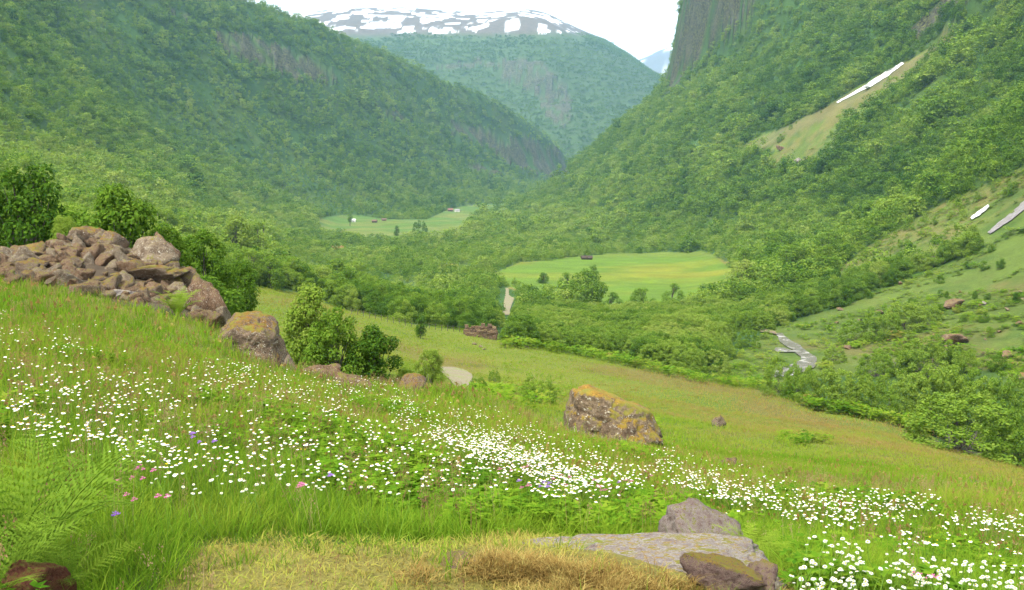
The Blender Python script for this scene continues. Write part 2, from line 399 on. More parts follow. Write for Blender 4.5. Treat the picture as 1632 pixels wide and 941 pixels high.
def ground_colour(x, y, z, px, py, r):
    n1 = fbm(x / 6, y / 6, 101, 4); n2 = fbm(x / 40, y / 40, 111, 4); n3 = fbm(x / 1.2, y / 1.2, 121, 3)
    c = np.empty(x.shape + (3,))
    grass = np.array([.145, .215, .022]); yel = np.array([.225, .24, .032]); red = np.array([.20, .155, .042]); deep = np.array([.05, .12, .015])
    forest = np.array([.05, .115, .02]); bare = np.array([.13, .12, .04])
    c[:] = grass
    def bl(c, col, w): return c * (1 - w[..., None]) + np.asarray(col) * w[..., None]
    c = bl(c, yel, np.clip(.45 + 1.1 * n2, 0, 1) * .8)
    c = bl(c, red, sstep(.1, .6, fbm(x / 16, y / 30, 131, 4) + .25 * n1) * .72)
    c = bl(c, deep, sstep(.25, .7, n1) * .4)
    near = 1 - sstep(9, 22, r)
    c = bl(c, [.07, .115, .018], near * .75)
    mown = inpoly(px + 20 * n3, py + 10 * n3, P_MOWN) & (r < 9) & (y > 0)
    c = bl(c, [.27, .225, .06], mown * (.8 + .15 * n3))
    heap = inpoly(px, py, P_HEAPG) & (r > 20.3) & (r < 34)
    c = bl(c, [.10, .075, .05], heap * 1.0)
    tl = treeless(px, py, r, x, y) | (r < 33)
    fo = (~tl).astype(float)
    c = bl(c, forest, fo)
    c = bl(c, [.10, .15, .03], fo * sstep(-.1, .5, n2) * .6)
    fld = inpoly(px, py, P_FIELD) & (r > 330) & (r < 900)
    c = bl(c, [.125, .22, .018], fld * 1.0)
    yb = np.exp(-((px - 1085) / 70) ** 2 - ((py - 440 - (px-1085)*.02) / 11) ** 2) * (.6+.8*n2) + .35 * sstep(0, .5, n2)
    c = bl(c, [.27, .26, .025], fld * np.clip(yb, 0, .7))
    c = bl(c, [.16, .20, .03], fld * sstep(414, 405, py) * .6)
    frm = inpoly(px, py, P_FARM) & (r > 900)
    c = bl(c, [.10, .19, .025], frm * 1.0); c = bl(c, [.17, .21, .04], frm * sstep(-.2, .4, fbm(x / 60, y / 60, 141, 3)))
    sp, rk = sparse(px, py, r, x, y)
    ps = (sp > .5) & ~rk
    c = bl(c, [.125, .185, .03], ps * 1.0); c = bl(c, [.21, .18, .06], ps * sstep(-.15, .45, n2 + .5 * n1) * .75); c = bl(c, [.06, .125, .018], ps * sstep(.1, .5, fbm(x / 9, y / 9, 151, 4)) * .6)
    sl = inpoly(px, py, P_SLIDE) & (r > 300)
    deb = sl & (np.abs(py - (238 - (px - 1170) * .49) - 8) < 13 + 8 * n1) & (px > 1180)
    c = bl(c, [.19, .17, .075], deb * .55)
    rock = rk * sstep(-.25, .12, fbm(x / 22, y / 22, 161, 4) + .08)
    back = (r > 2700).astype(float)
    # the high plateau above the trees
    alp = back * sstep(66, 50, py + 6 * fbm(x / 300, y / 300, 171, 3)) * (px < 1000)
    c = bl(c, [.13, .10, .085], np.clip(alp + (y > 6300), 0, 1) * .9)
    c = bl(c, [.06, .10, .03], back * (1 - alp) * (y < 6300) * .8)
    snow = back * sstep(-.05, .06, fbm(x / 62, y / 80, 181, 5) + np.interp(py, [12, 26, 40, 52, 64], [-.01, -.06, -.12, -.3, -3])) * (y < 6300)
    snow = np.maximum(snow, (y > 6300) * sstep(-.1, .1, fbm(x / 330, y / 420, 191, 4) + .02))
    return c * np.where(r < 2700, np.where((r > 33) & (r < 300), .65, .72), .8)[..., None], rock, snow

def terrain_material(name, near=False):
    t = NT(name)
    geo = t.n('ShaderNodeNewGeometry'); pos = geo.outputs['Position']
    col = t.attr('col', out='Color'); rock = t.attr('rock'); snow = t.attr('snow')
    if near:
        v = t.math('ADD', t.math('MULTIPLY', t.noise(2.2, 6, .7, pos), .9), t.math('MULTIPLY', t.noise(30, 4, .7, pos), .5))
    else:
        v = t.math('ADD', t.math('MULTIPLY', t.noise(.05, 7, .7, pos), .8), t.math('MULTIPLY', t.noise(.9, 5, .7, pos), .6))
    c = t.mix(1.0, col, t.ramp(v, [(.35, .5), (.72, 1.0), (1.0, 1.5)]), 'MULTIPLY')
    mp = t.n('ShaderNodeMapping'); mp.inputs['Scale'].default_value = (1, .8, .55); t.l(pos, mp.inputs['Vector'])
    rn = t.noise(.06, 9, .68, mp.outputs[0]); rn2 = t.noise(.35, 6, .7, pos)
    rc = t.mix(t.ramp(rn2, [(.42, 0.0), (.62, 1.0)]), t.ramp(rn, [(.36, (.006, .006, .009)), (.48, (.022, .020, .023)), (.6, (.06, .054, .055)), (.78, (.17, .155, .145))]), (.12, .13, .045))
    c = t.mix(rock, c, rc)
    c = t.mix(snow, c, (.86, .88, .92))
    nrm = t.bump(t.math('ADD', t.math('MULTIPLY', rn, t.math('MULTIPLY', rock, 14.0)), v), .9, .08 if near else .9)
    return t.done(t.bsdf(c, .92, .15, nrm))

_sh = GX.shape
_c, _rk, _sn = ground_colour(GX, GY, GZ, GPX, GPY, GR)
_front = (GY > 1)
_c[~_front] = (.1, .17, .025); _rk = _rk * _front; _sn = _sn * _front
# rough up rock faces in the mesh itself
GZ = GZ + _rk * (7 * fbm(GX / 14, GY / 22, 401, 4) + 4 * np.abs(fbm(GX / 6, GY / 30, 411, 3))) * sstep(250, 700, GR)

def build_terrain():
    n1, n2 = _sh
    V = np.stack([GX, GY, GZ], -1).reshape(-1, 3)
    idx = np.arange(n1 * n2).reshape(n1, n2)
    q = np.stack([idx[:-1, :-1], idx[:-1, 1:], idx[1:, 1:], idx[1:, :-1]], -1)
    rc, az = GR[:-1, :-1], GA[:-1, :-1]; py = GPY[:-1, :-1]; px = GPX[:-1, :-1]; yy = GY[:-1, :-1]
    e = np.interp(px, EX, EY)
    mead = ((rc < 36) | ((rc < 260) & (py > e) & (px > 340)) | ((yy < 5) & (rc < 60)))
    far = (yy > 6300); back = (yy > 2790) & ~far; hill = ~mead & ~far & ~back
    left = hill & (px < 800) & (rc > 330) ; right = hill & (px >= 800) & (rc > 330); vale = hill & ~left & ~right
    C = _c.reshape(-1, 3); K = _rk.ravel(); S = _sn.ravel()
    mn = terrain_material('meadow_ground', True); mf = terrain_material('mountain_ground')
    for nm, msk, mat, lab in (('meadow', mead, mn, 'flowering hay meadow sloping down to the right in front of the valley'),
                         ('valley_floor', vale, mf, 'wooded valley floor between the meadow and the mountainsides'),
                         ('hillside', left, mf, 'long wooded mountainside on the left of the valley with broken rock bands'),
                         ('hillside', right, mf, 'steep green mountainside on the right with a slide scar and a cliff'),
                         ('mountain', back, mf, 'broad hazy mountain with streaks of snow closing the valley'),
                         ('mountain', far, mf, 'distant pale snowy range seen in the gap')):
        f = q[msk].reshape(-1, 4)
        u, inv = np.unique(f, return_inverse=True)
        me = np_mesh(nm, V[u], inv.reshape(-1, 4), [mat], smooth=True)
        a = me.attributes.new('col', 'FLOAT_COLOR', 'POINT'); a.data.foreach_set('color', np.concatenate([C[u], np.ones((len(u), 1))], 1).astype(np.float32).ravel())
        for an, arr in (('rock', K), ('snow', S)):
            a = me.attributes.new(an, 'FLOAT', 'POINT'); a.data.foreach_set('value', arr[u].astype(np.float32))
        tag(link(nm, me), lab, 'ground' if nm in ('meadow', 'valley_floor') else 'mountain', kind='structure')
build_terrain()

# ------------------------------------------------------------------ camera, light, air
cam = bpy.data.cameras.new('camera'); cam.sensor_width = 36; cam.lens = 36 * F / 1632; cam.clip_start = .1; cam.clip_end = 40000
camo = link('camera', cam); camo.rotation_euler = (R(90) - PITCH, 0, 0); SC.camera = camo
SUN_EL, SUN_AZ = R(60), R(-140)      # azimuth from +y towards +x
sun = bpy.data.lights.new('sun', 'SUN'); sun.energy = 2.1; sun.angle = R(12); sun.color = (1.0, .95, .86)
suno = link('sun', sun); suno.location = (0, 0, 60)
sd = Vector((math.cos(SUN_EL) * math.sin(SUN_AZ), math.cos(SUN_EL) * math.cos(SUN_AZ), math.sin(SUN_EL)))
suno.rotation_euler = sd.to_track_quat('Z', 'Y').to_euler()
W = bpy.data.worlds.new('World'); SC.world = W; W.use_nodes = True
wt = W.node_tree; bg = wt.nodes['Background']
sky = wt.nodes.new('ShaderNodeTexSky'); sky.sky_type = 'NISHITA'; sky.sun_disc = False; sky.sun_elevation = SUN_EL; sky.sun_rotation = SUN_AZ
sky.air_density = 1.0; sky.dust_density = 3.0
mx = wt.nodes.new('ShaderNodeMix'); mx.data_type = 'RGBA'; mx.inputs['Factor'].default_value = .86
mx.inputs[7].default_value = (6.1, 6.15, 6.25, 1)        # an even cover of bright cloud
wt.links.new(sky.outputs[0], mx.inputs[6]); wt.links.new(mx.outputs[2], bg.inputs['Color']); bg.inputs['Strength'].default_value = .1
W.cycles.sampling_method = 'MANUAL' if hasattr(W, 'cycles') else None
if hasattr(W, 'cycles'): W.cycles.sample_map_resolution = 256

def build_haze():
    mb = MB(); mb.box(-9000, 9000, -700, 12500, float(GZ.min()) - 2, max(float(GZ.max()), 20) + 30)
    t = NT('air'); pv = t.n('ShaderNodeVolumePrincipled')
    pv.inputs['Color'].default_value = (.40, .70, 1.0, 1); pv.inputs['Density'].default_value = HAZE; pv.inputs['Anisotropy'].default_value = .1
    t.l(pv.outputs[0], t.out.inputs['Volume'])
    tag(mb.build('haze', t.m), 'thin blue summer haze filling the valley', 'haze', kind='stuff')
HAZE = 7.8e-5
build_haze()
SC.view_settings.view_transform = 'Standard'; SC.view_settings.look = 'None'; SC.view_settings.exposure = 1.84; SC.view_settings.gamma = 1
cy = SC.cycles
cy.max_bounces = 6; cy.diffuse_bounces = 3; cy.glossy_bounces = 2; cy.transmission_bounces = 3; cy.volume_bounces = 1; cy.transparent_max_bounces = 8
cy.caustics_reflective = False; cy.caustics_refractive = False
cy.use_adaptive_sampling = True; cy.adaptive_threshold = .02

# ------------------------------------------------------------------ plant materials
M_LEAF = leaf_mat('leaf_green', [(0, (.036, .095, .012)), (.35, (.105, .20, .020)), (.65, (.195, .30, .036)), (1, (.30, .37, .075))], .42, var=.4)
M_GRASS = leaf_mat('grass_blade', [(0, (.045, .13, .010)), (.3, (.105, .22, .014)), (.55, (.19, .295, .022)), (.8, (.25, .27, .04)), (1, (.30, .20, .075))], .4, var=.3)
M_FERN = leaf_mat('fern_leaf', [(0, (.09, .17, .018)), (.5, (.19, .29, .03)), (1, (.33, .42, .05))], .4, var=.3)
M_HAY = leaf_mat('dry_grass', [(0, (.12, .07, .022)), (.4, (.30, .20, .06)), (.75, (.42, .34, .11)), (1, (.34, .36, .08))], .25, var=.5)
_t = NT('bark'); M_BARK = _t.done(_t.bsdf(_t.ramp(_t.noise(14, 5, .7), [(.35, (.05, .042, .035)), (.65, (.16, .14, .12))]), .9, .1))
def flat(name, col, rough=.7, trans=0.0):
    t = NT(name)
    nz = t.ramp(t.noise(60, 3, .6), [(.3, tuple(c * .8 for c in col)), (.7, tuple(min(1, c * 1.1) for c in col))])
    d = t.n('ShaderNodeBsdfDiffuse'); t.l(nz, d.inputs['Color'])
    if not trans: return t.done(d.outputs[0])
    tr = t.n('ShaderNodeBsdfTranslucent'); t.l(nz, tr.inputs['Color']); mxs = t.n('ShaderNodeMixShader'); mxs.inputs[0].default_value = trans
    t.l(d.outputs[0], mxs.inputs[1]); t.l(tr.outputs[0], mxs.inputs[2]); return t.done(mxs.outputs[0])
M_PETAL = flat('white_petal', (.78, .78, .75), trans=.15); M_YOLK = flat('yellow_disc', (.75, .48, .03)); M_STEM = flat('green_stem', (.13, .23, .03))
M_PURPLE = flat('violet_petal', (.28, .14, .48), trans=.2); M_PINK = flat('pink_petal', (.55, .16, .32), trans=.2); M_YELLOW = flat('butter_petal', (.8, .6, .03), trans=.2)

# ------------------------------------------------------------------ plant shapes (unit height, base at the origin)
def unit(v): return v / np.maximum(np.linalg.norm(v, axis=-1, keepdims=True), 1e-9)

def crown_parts(seed, n, ls, w=.85, low=.1, lobes=16, tall=1.0, pointy=0.0, lr=(.13, .23), shell=False):
    g = np.random.default_rng(seed)
    c = []; rr = []
    k = 0
    while len(c) < lobes and k < 4000:
        k += 1
        z = g.uniform(low + .06, .9)
        hz = (z - low) / (1 - low)
        prof = (np.sin(np.pi * np.clip(hz, 0, 1) ** .75) ** .6) * (1 - pointy * hz)
        if shell: prof = math.sqrt(max(0.0, 1 - max(hz, 0) ** 2.4))
        ra = w / 2 * prof * (math.sqrt(g.uniform(.05, 1)) * .8 if not shell else (g.uniform(.78, .92) if g.random() < .85 or hz < .6 else g.uniform(0, .8))); th = g.uniform(0, 2 * np.pi)
        p = np.array([ra * np.cos(th), ra * np.sin(th), z]); r_ = g.uniform(*lr) * (1 - .35 * hz)
        if c and min(np.linalg.norm(p - q) for q in c) < .075: continue
        c.append(p); rr.append(r_)
    c = np.array(c); rr = np.array(rr)
    m = int(n * 1.7)
    pick = g.choice(len(c), m, p=rr ** 2 / (rr ** 2).sum())
    d = unit(g.normal(size=(m, 3)) + [0, 0, .3])
    rad = rr[pick] * (1 - .5 * g.random(m) ** 2.2) * g.uniform(.85, 1.18, m)
    p = c[pick] + d * rad[:, None] * np.array([1, 1, .82])
    dist = np.linalg.norm(p[:, None] - c[None], axis=2) / rr[None]
    dist[np.arange(m), pick] = 9
    ok = (dist.min(1) > .62) & (p[:, 2] > .01)
    p = p[ok][:n]; d = d[ok][:n]; m = len(p)
    nrm = unit(d + .45 * g.normal(size=(m, 3)) + [0, 0, .7])
    a = unit(np.cross(nrm, g.normal(size=(m, 3)))); b = np.cross(nrm, a)
    s = ls * g.uniform(.6, 1.35, m)[:, None]
    v = np.stack([p - a * s, p + b * s * .62 + nrm * s * .12, p + a * s, p - b * s * .62 + nrm * s * .12], 1)
    p_top = v[..., 2].max(); v[..., 2] *= 1.0 / p_top
    return v.reshape(-1, 3), np.arange(m * 4).reshape(-1, 4), c, rr

def trunk_mesh(seed, c, rr, thick=.03, stems=1):
    g = np.random.default_rng(seed + 900); mb = MB()
    for s in range(stems):
        top = c[np.argsort(-c[:, 2])[s % 3]]
        b0 = np.array([g.normal() * .03 * (stems > 1), g.normal() * .03 * (stems > 1), -.06])
        mid = (b0 + top) / 2 + g.normal(size=3) * [.03, .03, 0]
        mb.tube([b0, b0 * .7 + mid * .3, mid, mid * .4 + top * .6, top], [thick * 1.25, thick, thick * .7, thick * .45, thick * .15], 7)
    for i in range(len(c)):
        if g.random() < .75:
            z0 = max(.08, c[i][2] * g.uniform(.35, .6)); f = z0 / max(.2, c[:, 2].max())
            st = np.array([0, 0, z0])
            md = st * .4 + c[i] * .6 + [0, 0, -.02]
            mb.tube([st, md, c[i]], [thick * .42, thick * .28, thick * .1], 5)
    return mb.mesh('trunk', [M_BARK], True)

PROTO = {}
def hidden_collection(name, objs):
    col = bpy.data.collections.new(name)
    for o in objs: col.objects.link(o)
    return col

def proto_obj(name, me):
    return bpy.data.objects.new(name, me)

def instancer(name, pts, rot, scl, idx, tint, protos, label, cat, group=None):
    """one stuff object: a cloud of points that carries copies of the small plants"""
    if len(pts) == 0: return
    me = bpy.data.meshes.new(name); me.vertices.add(len(pts)); me.vertices.foreach_set('co', np.asarray(pts, np.float32).ravel())
    scl = np.asarray(scl, np.float32)
    if scl.ndim == 1: scl = np.repeat(scl[:, None], 3, 1)
    for nm, typ, arr, key in (('rot', 'FLOAT_VECTOR', rot, 'vector'), ('scl', 'FLOAT_VECTOR', scl, 'vector'), ('idx', 'INT', idx, 'value'), ('tint', 'FLOAT', tint, 'value')):
        a = me.attributes.new(nm, typ, 'POINT'); a.data.foreach_set(key, np.ascontiguousarray(arr, np.int32 if typ == 'INT' else np.float32).ravel())
    o = link(name, me); tag(o, label, cat, group, 'stuff')
    col = hidden_collection('kinds_of_' + name, protos)
    ng = bpy.data.node_groups.new('scatter_' + name, 'GeometryNodeTree')
    ng.interface.new_socket('Geometry', in_out='INPUT', socket_type='NodeSocketGeometry'); ng.interface.new_socket('Geometry', in_out='OUTPUT', socket_type='NodeSocketGeometry')
    N = ng.nodes.new; gi = N('NodeGroupInput'); go = N('NodeGroupOutput'); ip = N('GeometryNodeInstanceOnPoints'); ci = N('GeometryNodeCollectionInfo')
    ci.inputs['Collection'].default_value = col; ci.inputs['Separate Children'].default_value = True; ci.inputs['Reset Children'].default_value = True
    ip.inputs['Pick Instance'].default_value = True
    def na(nm, dt):
        q = N('GeometryNodeInputNamedAttribute'); q.data_type = dt; q.inputs['Name'].default_value = nm; return [s for s in q.outputs if s.enabled and s.name == 'Attribute'][0]
    er = N('FunctionNodeEulerToRotation'); L = ng.links.new
    L(na('rot', 'FLOAT_VECTOR'), er.inputs[0]); L(er.outputs[0], ip.inputs['Rotation']); L(na('scl', 'FLOAT_VECTOR'), ip.inputs['Scale']); L(na('idx', 'INT'), ip.inputs['Instance Index'])
    L(gi.outputs[0], ip.inputs['Points']); L(ci.outputs[0], ip.inputs['Instance']); L(ip.outputs[0], go.inputs[0])
    md = o.modifiers.new('scatter', 'NODES'); md.node_group = ng
    return o

# crowns: far (coarse), middle, near; each with its trunk
def tree_mesh(name, seed, n, ls, with_trunk=True, **kw):
    v, f, c, rr = crown_parts(seed, n, ls, **kw)
    return np_mesh(name, v, f, [M_LEAF]), c, rr

SHAPES = [dict(w=.95, low=-.03, lobes=18), dict(w=1.1, low=-.05, lobes=20), dict(w=.78, low=.0, lobes=16, pointy=.35), dict(w=.85, low=.02, lobes=18),
          dict(w=1.3, low=-.06, lobes=22), dict(w=.68, low=.0, lobes=16, pointy=.25, lr=(.12, .19))]
FAR = [proto_obj('far_tree_%d' % i, tree_mesh('far_tree', 40 + i, 420, .043, **s)[0]) for i, s in enumerate(SHAPES)]
def clump_mesh(seed):
    g = np.random.default_rng(seed); V = []; Fs = []; b = 0
    for k in range(7):
        v, f, _, _ = crown_parts(seed * 10 + k, 60, .11, lobes=8, w=.95, low=.02)
        s = g.uniform(.28, .5); v = v * s + [g.uniform(-.6, .6), g.uniform(-.6, .6), 0]
        V.append(v); Fs.append(f + b); b += len(v)
    return np_mesh('clump', np.concatenate(V), np.concatenate(Fs), [M_LEAF])
CLUMP = [proto_obj('tree_clump_%d' % i, clump_mesh(300 + i)) for i in range(4)]
MIDT = []
for i, s in enumerate(SHAPES + SHAPES[:2]):
    me, c, rr = tree_mesh('crown', 60 + i, 4600, .0205, **{**s, 'lobes': s['lobes'] + 10, 'lr': (.12, .2)})
    MIDT.append((me, trunk_mesh(60 + i, c, rr, .02, 3 if s['low'] < .01 else 1), s['w']))
NEART = []
for i, s in enumerate(SHAPES):
    me, c, rr = tree_mesh('crown', 80 + i, 13000, .0165, **{**s, 'lobes': s['lobes'] * 2 + 16, 'lr': (.10, .175)})
    NEART.append((me, trunk_mesh(80 + i, c, rr, .02, 3 if s['low'] < .01 else 1), s['w']))

BUSH = []
for i, s in enumerate([dict(w=1.25, low=-.16), dict(w=1.5, low=-.18), dict(w=1.1, low=-.12)]):
    me, c, rr = tree_mesh('crown', 120 + i, 10000, .018, lobes=120, lr=(.075, .125), shell=True, **s)
    BUSH.append((me, trunk_mesh(120 + i, c * [.6, .6, .5], rr, .012, 3), s['w']))

# ------------------------------------------------------------------ where the woods stand
def ring_points(r0, r1, s, a0=-33.5, a1=33.5):
    out = []
    r = r0
    while r < r1:
        st = s(r) if callable(s) else s
        n = max(1, int(R(a1 - a0) * r / st))
        a = R(a0) + (np.arange(n) + rng.random(n)) * R(a1 - a0) / n
        rr = r + rng.uniform(-.5, .5, n) * st
        out.append(np.stack([rr * np.sin(a), rr * np.cos(a)], 1)); r += st
    return np.concatenate(out)

def tree_tint(x, y, px, py, r):
    t = .47 + .26 * fbm(x / 55, y / 55, 501, 3) + .14 * fbm(x / 12, y / 12, 511, 2) + rng.normal(0, .13, len(x)) - .22 * (rng.random(len(x)) < .07)
    left = (px < 640) & (r > 60) & (py > 130)
    pale = left * sstep(150, 330, py + .0 * px) * sstep(640, 300, px - .0 * py)
    t = t + .10 * pale + .10 * sstep(.0, .5, fbm((x + y * .35) / 40, (y - x) / 120, 521, 3)) * left
    t = t + .06 * ((px > 800) & (r > 330))
    t = t + .15 * ((px > 785) & (px < 1245) & (r < 330))
    t = t + .13 * ((py > 345) & (px > 400) & (px < 1000) & (r > 330))
    t = t - .2 * ((px > 1180) & (py < 330) & (py > 20) & (r > 250)) * sstep(-.2, .4, fbm(x / 70, y / 70, 531, 2) + .15)
    return np.clip(t, .02, .98)

def wood_points():
    near = ring_points(46, 90, 3.4); mid = ring_points(90, 420, 3.7); far = ring_points(420, 1050, 4.9); vf = ring_points(1050, 2790, lambda r: 5.4 + (r - 1050) * .0028)
    P = np.concatenate([near, mid, far, vf]); x, y = P.T; z = H(x, y); r = np.hypot(x, y); px, py = project(x, y, z)
    sp, rk = sparse(px, py, r, x, y)
    keep = ~treeless(px, py, r, x, y) & (rng.random(len(x)) > sp) & (px > -140) & (px < 1780) & (py > -60)
    keep &= ~((r < 90) & (px > 352)) & ~((r < 600) & (np.abs(px - 807) < 17) & (py > 458) & (py < 546))
    keep &= rng.random(len(x)) > .55 * sstep(.22, .55, fbm(x / 26, y / 26, 541, 3)) * (r > 300)
    P = P[keep]; x, y = P.T; z = H(x, y); r = np.hypot(x, y); px, py = project(x, y, z)
    # gap at the stream and the visible piece of road
    h = np.interp(r, [30, 90, 200, 400, 900, 2700], [4.2, 4.4, 5.2, 6.2, 7.4, 8.0]) * np.exp(rng.normal(-.04, 1, len(x)) * np.where(r < 330, .16, .36)) * (1 + .3 * fbm(x / 40, y / 40, 551, 3))
    h = h * (1 - .36 * sstep(300, 380, r) * sstep(1000, 800, r) * (py > 345) * (px > 430) * (px < 1180))
    th = (px > 785) & (px < 1245) & (r < 330)
    h = np.where(th, 4.6 * (1 + .16 * fbm(x / 15, y / 15, 553, 2)) * rng.lognormal(0, .08, len(x)), h)
    past = (sparse(px, py, r, x, y)[0] > .5)
    h = np.where(past, h * .42, h)
    low = (px < 700) & (r > 330) & (r < 1500)
    h = np.where(low, h * (1 - .38 * sstep(-.15, .3, fbm((x + y * .3) / 60, y / 150, 561, 3))), h)
    vis = visible(x, y, z + h, 1.0)
    P = P[vis]; 
    return P[:, 0], P[:, 1], z[vis], r[vis], px[vis], py[vis], h[vis], past[vis]

def rot_z(n, tilt=.0):
    return np.stack([rng.normal(0, tilt, n), rng.normal(0, tilt, n), rng.uniform(0, 6.283, n)], 1) if tilt else np.stack([np.zeros(n), np.zeros(n), rng.uniform(0, 6.283, n)], 1)

N_SOLO = 235
def make_tree(name, cat, label, x, y, h, w=None, near=False, tint=.4, group=None, kind=None, z=None):
    src = BUSH if near == 'bush' else NEART if near else MIDT
    i = kind if kind is not None else random.randrange(len(src))
    cme, tme, cw = src[i % len(src)]
    z = float(H(x, y)) if z is None else z
    e = link(name, None, loc=(x, y, z - .05 * h * .3), rot=(0, 0, random.uniform(0, 6.28)))
    sx = w / cw if w else h * random.uniform(.9, 1.15); sz = min(h, 1.3 * sx); e.scale = (sx, sx, sz)
    tag(e, label, cat, group)
    t = link('trunk', tme, e); c = link('crown', cme, e); c.location.z = h / sz - 1; t.scale.z = h / sz; c['tint'] = float(tint); t['tint'] = float(tint)
    return e

WX, WY, WZ, WR, WPX, WPY, WH, WPAST = wood_points()
WT = tree_tint(WX, WY, WPX, WPY, WR)
print('wood points', len(WX))

# trees and bushes the photo shows one by one: photo column, base row, height and width in photo pixels, distance, kind, tint
SOLO = [
 ('tree', 'dark dense tree at the left edge, tallest of those behind the rock heap', 40, 445, 190, 205, 37, 1, .14),
 ('tree', 'bright green spreading tree behind the mossy peak of the rock heap', 190, 440, 154, 165, 35, 3, .32),
 ('tree', 'small round green tree just behind the pointed grey slab', 258, 450, 142, 115, 36, 0, .34),
 ('shrub', 'pale green shrub directly behind the mossy peak of the rock heap', 103, 425, 85, 60, 31.5, 4, .72),
 ('tree', 'tree with drooping leafy boughs on the slope right of the pointed slab', 318, 505, 146, 100, 50, 0, .28),
 ('tree', 'dark tree whose boughs overhang the upper left corner of the meadow', 378, 476, 100, 75, 66, 3, .28),
 ('tree', 'tall pale airy tree at the left of the clump below the mossy boulder', 487, 590, 142, 100, 42, 2, .70),
 ('tree', 'broad leafy tree in the middle of the clump below the mossy boulder', 530, 598, 112, 140, 40, 1, .45),
 ('tree', 'dark green tree at the right end of the clump below the mossy boulder', 594, 600, 86, 100, 40, 3, .16),
 ('shrub', 'grey green bush between the dark tree clump and the gravel road', 682, 604, 66, 62, 42, 4, .74),
 ('shrub', 'light bush pressed between the dark clump and the grey green bush', 643, 604, 46, 45, 41, 0, .62),
 ('tree', 'small lone round tree standing in the open upper meadow', 668, 536, 33, 25, 150, 0, .2),
 ('shrub', 'low silvery bush in the meadow behind the big boulder', 858, 640, 44, 66, 72, 4, .7),
 ('shrub', 'bushy green shrub right of the gravel road', 760, 634, 34, 36, 66, 1, .5),
 ('shrub', 'tiny shrub on the meadow above the gravel road bend', 787, 600, 12, 22, 100, 1, .5),
 ('shrub', 'large domed bush at the right edge below the row of bushes', 1556, 728, 96, 200, 104, 0, .58),
 ('shrub', 'domed bush cut by the right edge of the view', 1650, 738, 92, 110, 104, 1, .45),
 ('tree', 'rounded lone tree in the yellow green field', 946, 450, 29, 19, 480, 0, .4),
 ('tree', 'pair of broad joined crowns below the yellow green field', 907, 467, 34, 38, 430, 1, .42),
 ('tree', 'tree at the lower edge of the green field, right of the joined crowns', 959, 478, 30, 22, 410, 0, .4),
 ('tree', 'dark tree at the lowest point of the green field', 974, 508, 44, 46, 330, 1, .3),
 ('tree', 'wide tree below the yellow patch of the field', 1073, 488, 38, 44, 350, 1, .45),
 ('tree', 'bushy tree left of the wide one under the yellow patch', 1025, 492, 34, 48, 350, 4, .42),
 ('tree', 'small dark tree at the far left side of the green field', 866, 456, 22, 24, 470, 0, .25),
 ('tree', 'round lone tree in the far pasture near the white shed', 558, 355, 17, 12, 1180, 0, .5),
 ('shrub', 'square clump of trees in the middle of the far pasture', 669, 368, 17, 28, 1000, 4, .3),
 ('tree', 'dark round tree standing in the hedge line of the far pasture', 632, 371, 12, 12, 1010, 0, .3),
]
solo_xy = []
for nm, lab, px, py, hp, wp, r, kd, tn in SOLO:
    x, y, z = on_col(px, r); d = y * cP - z * sP
    # rest on the ground at that distance; grow to the row of the top seen in the photo
    top = py - hp; dx, dy, dz = ray(px, top); zt = dz / math.hypot(dx, dy) * r
    h = max(zt - z, .5 * hp * d / F)
    h = min(h, 1.7 * hp * d / F)
    make_tree(nm, nm, lab, x, y, h, wp * d / F, 'bush' if (nm == 'shrub' and r > 60) else r < 90, tn, None, kd)
    solo_xy.append((x, y, .45 * wp * d / F))
# the row of bushes between the meadow and the stream, and the thick hedge: placed along their feet
ROW = [(1246,632,62,46),(1275,640,58,44),(1300,648,66,40),(1330,652,70,54),(1362,658,66,44),(1392,663,72,50),(1424,668,74,56),(1458,674,84,60),(1492,684,98,64),(1530,690,112,70),(1570,690,108,66),(1605,690,96,60),(1330,578,28,26),(1395,600,40,42),(1425,590,40,46),(1372,545,40,52),(1405,540,44,48),(1440,528,48,46),(1468,518,36,40)]
for k, (px, py, hp, wp) in enumerate(ROW):
    x, y, z = at1(px, py, 0, 60, 400); d = y * cP - z * sP
    row = k < 12
    make_tree('shrub', 'shrub', 'leafy shrub in the long row between the meadow and the stream' if row else 'low shrub in the thicket on the pasture beyond the stream',
              x, y, hp * d / F * random.uniform(.92, 1.1), wp * d / F * random.uniform(1.45, 1.8), 'bush', random.uniform(.48, .74), 'shrubs in the row beside the stream' if row else 'shrubs on the pasture beyond the stream', random.choice([0, 1, 4, 1]))
    solo_xy.append((x, y, .4 * wp * d / F))
SX = np.array(solo_xy)
dd = np.hypot(WX[:, None] - SX[None, :, 0], WY[:, None] - SX[None, :, 1])
free = (dd > SX[None, :, 2] * 1.0 + .6).all(1)
free &= ~((WPX > 1225) & (WPX < 1700) & (WPY > 600) & (WR < 180))
free &= ~((WPX > 1150) & (WPX < 1320) & (WPY > 528) & (WPY < 605) & (WR < 300) & (rng.random(len(WX)) < .8))
WX, WY, WZ, WR, WPX, WPY, WH, WPAST, WT = [q[free] for q in (WX, WY, WZ, WR, WPX, WPY, WH, WPAST, WT)]
score = WH / WR * np.where(WR < 60, .5, 1) * np.where((WPX < -20) | (WPX > 1650), .2, 1)
order = np.argsort(-score); solo_i = order[:N_SOLO]
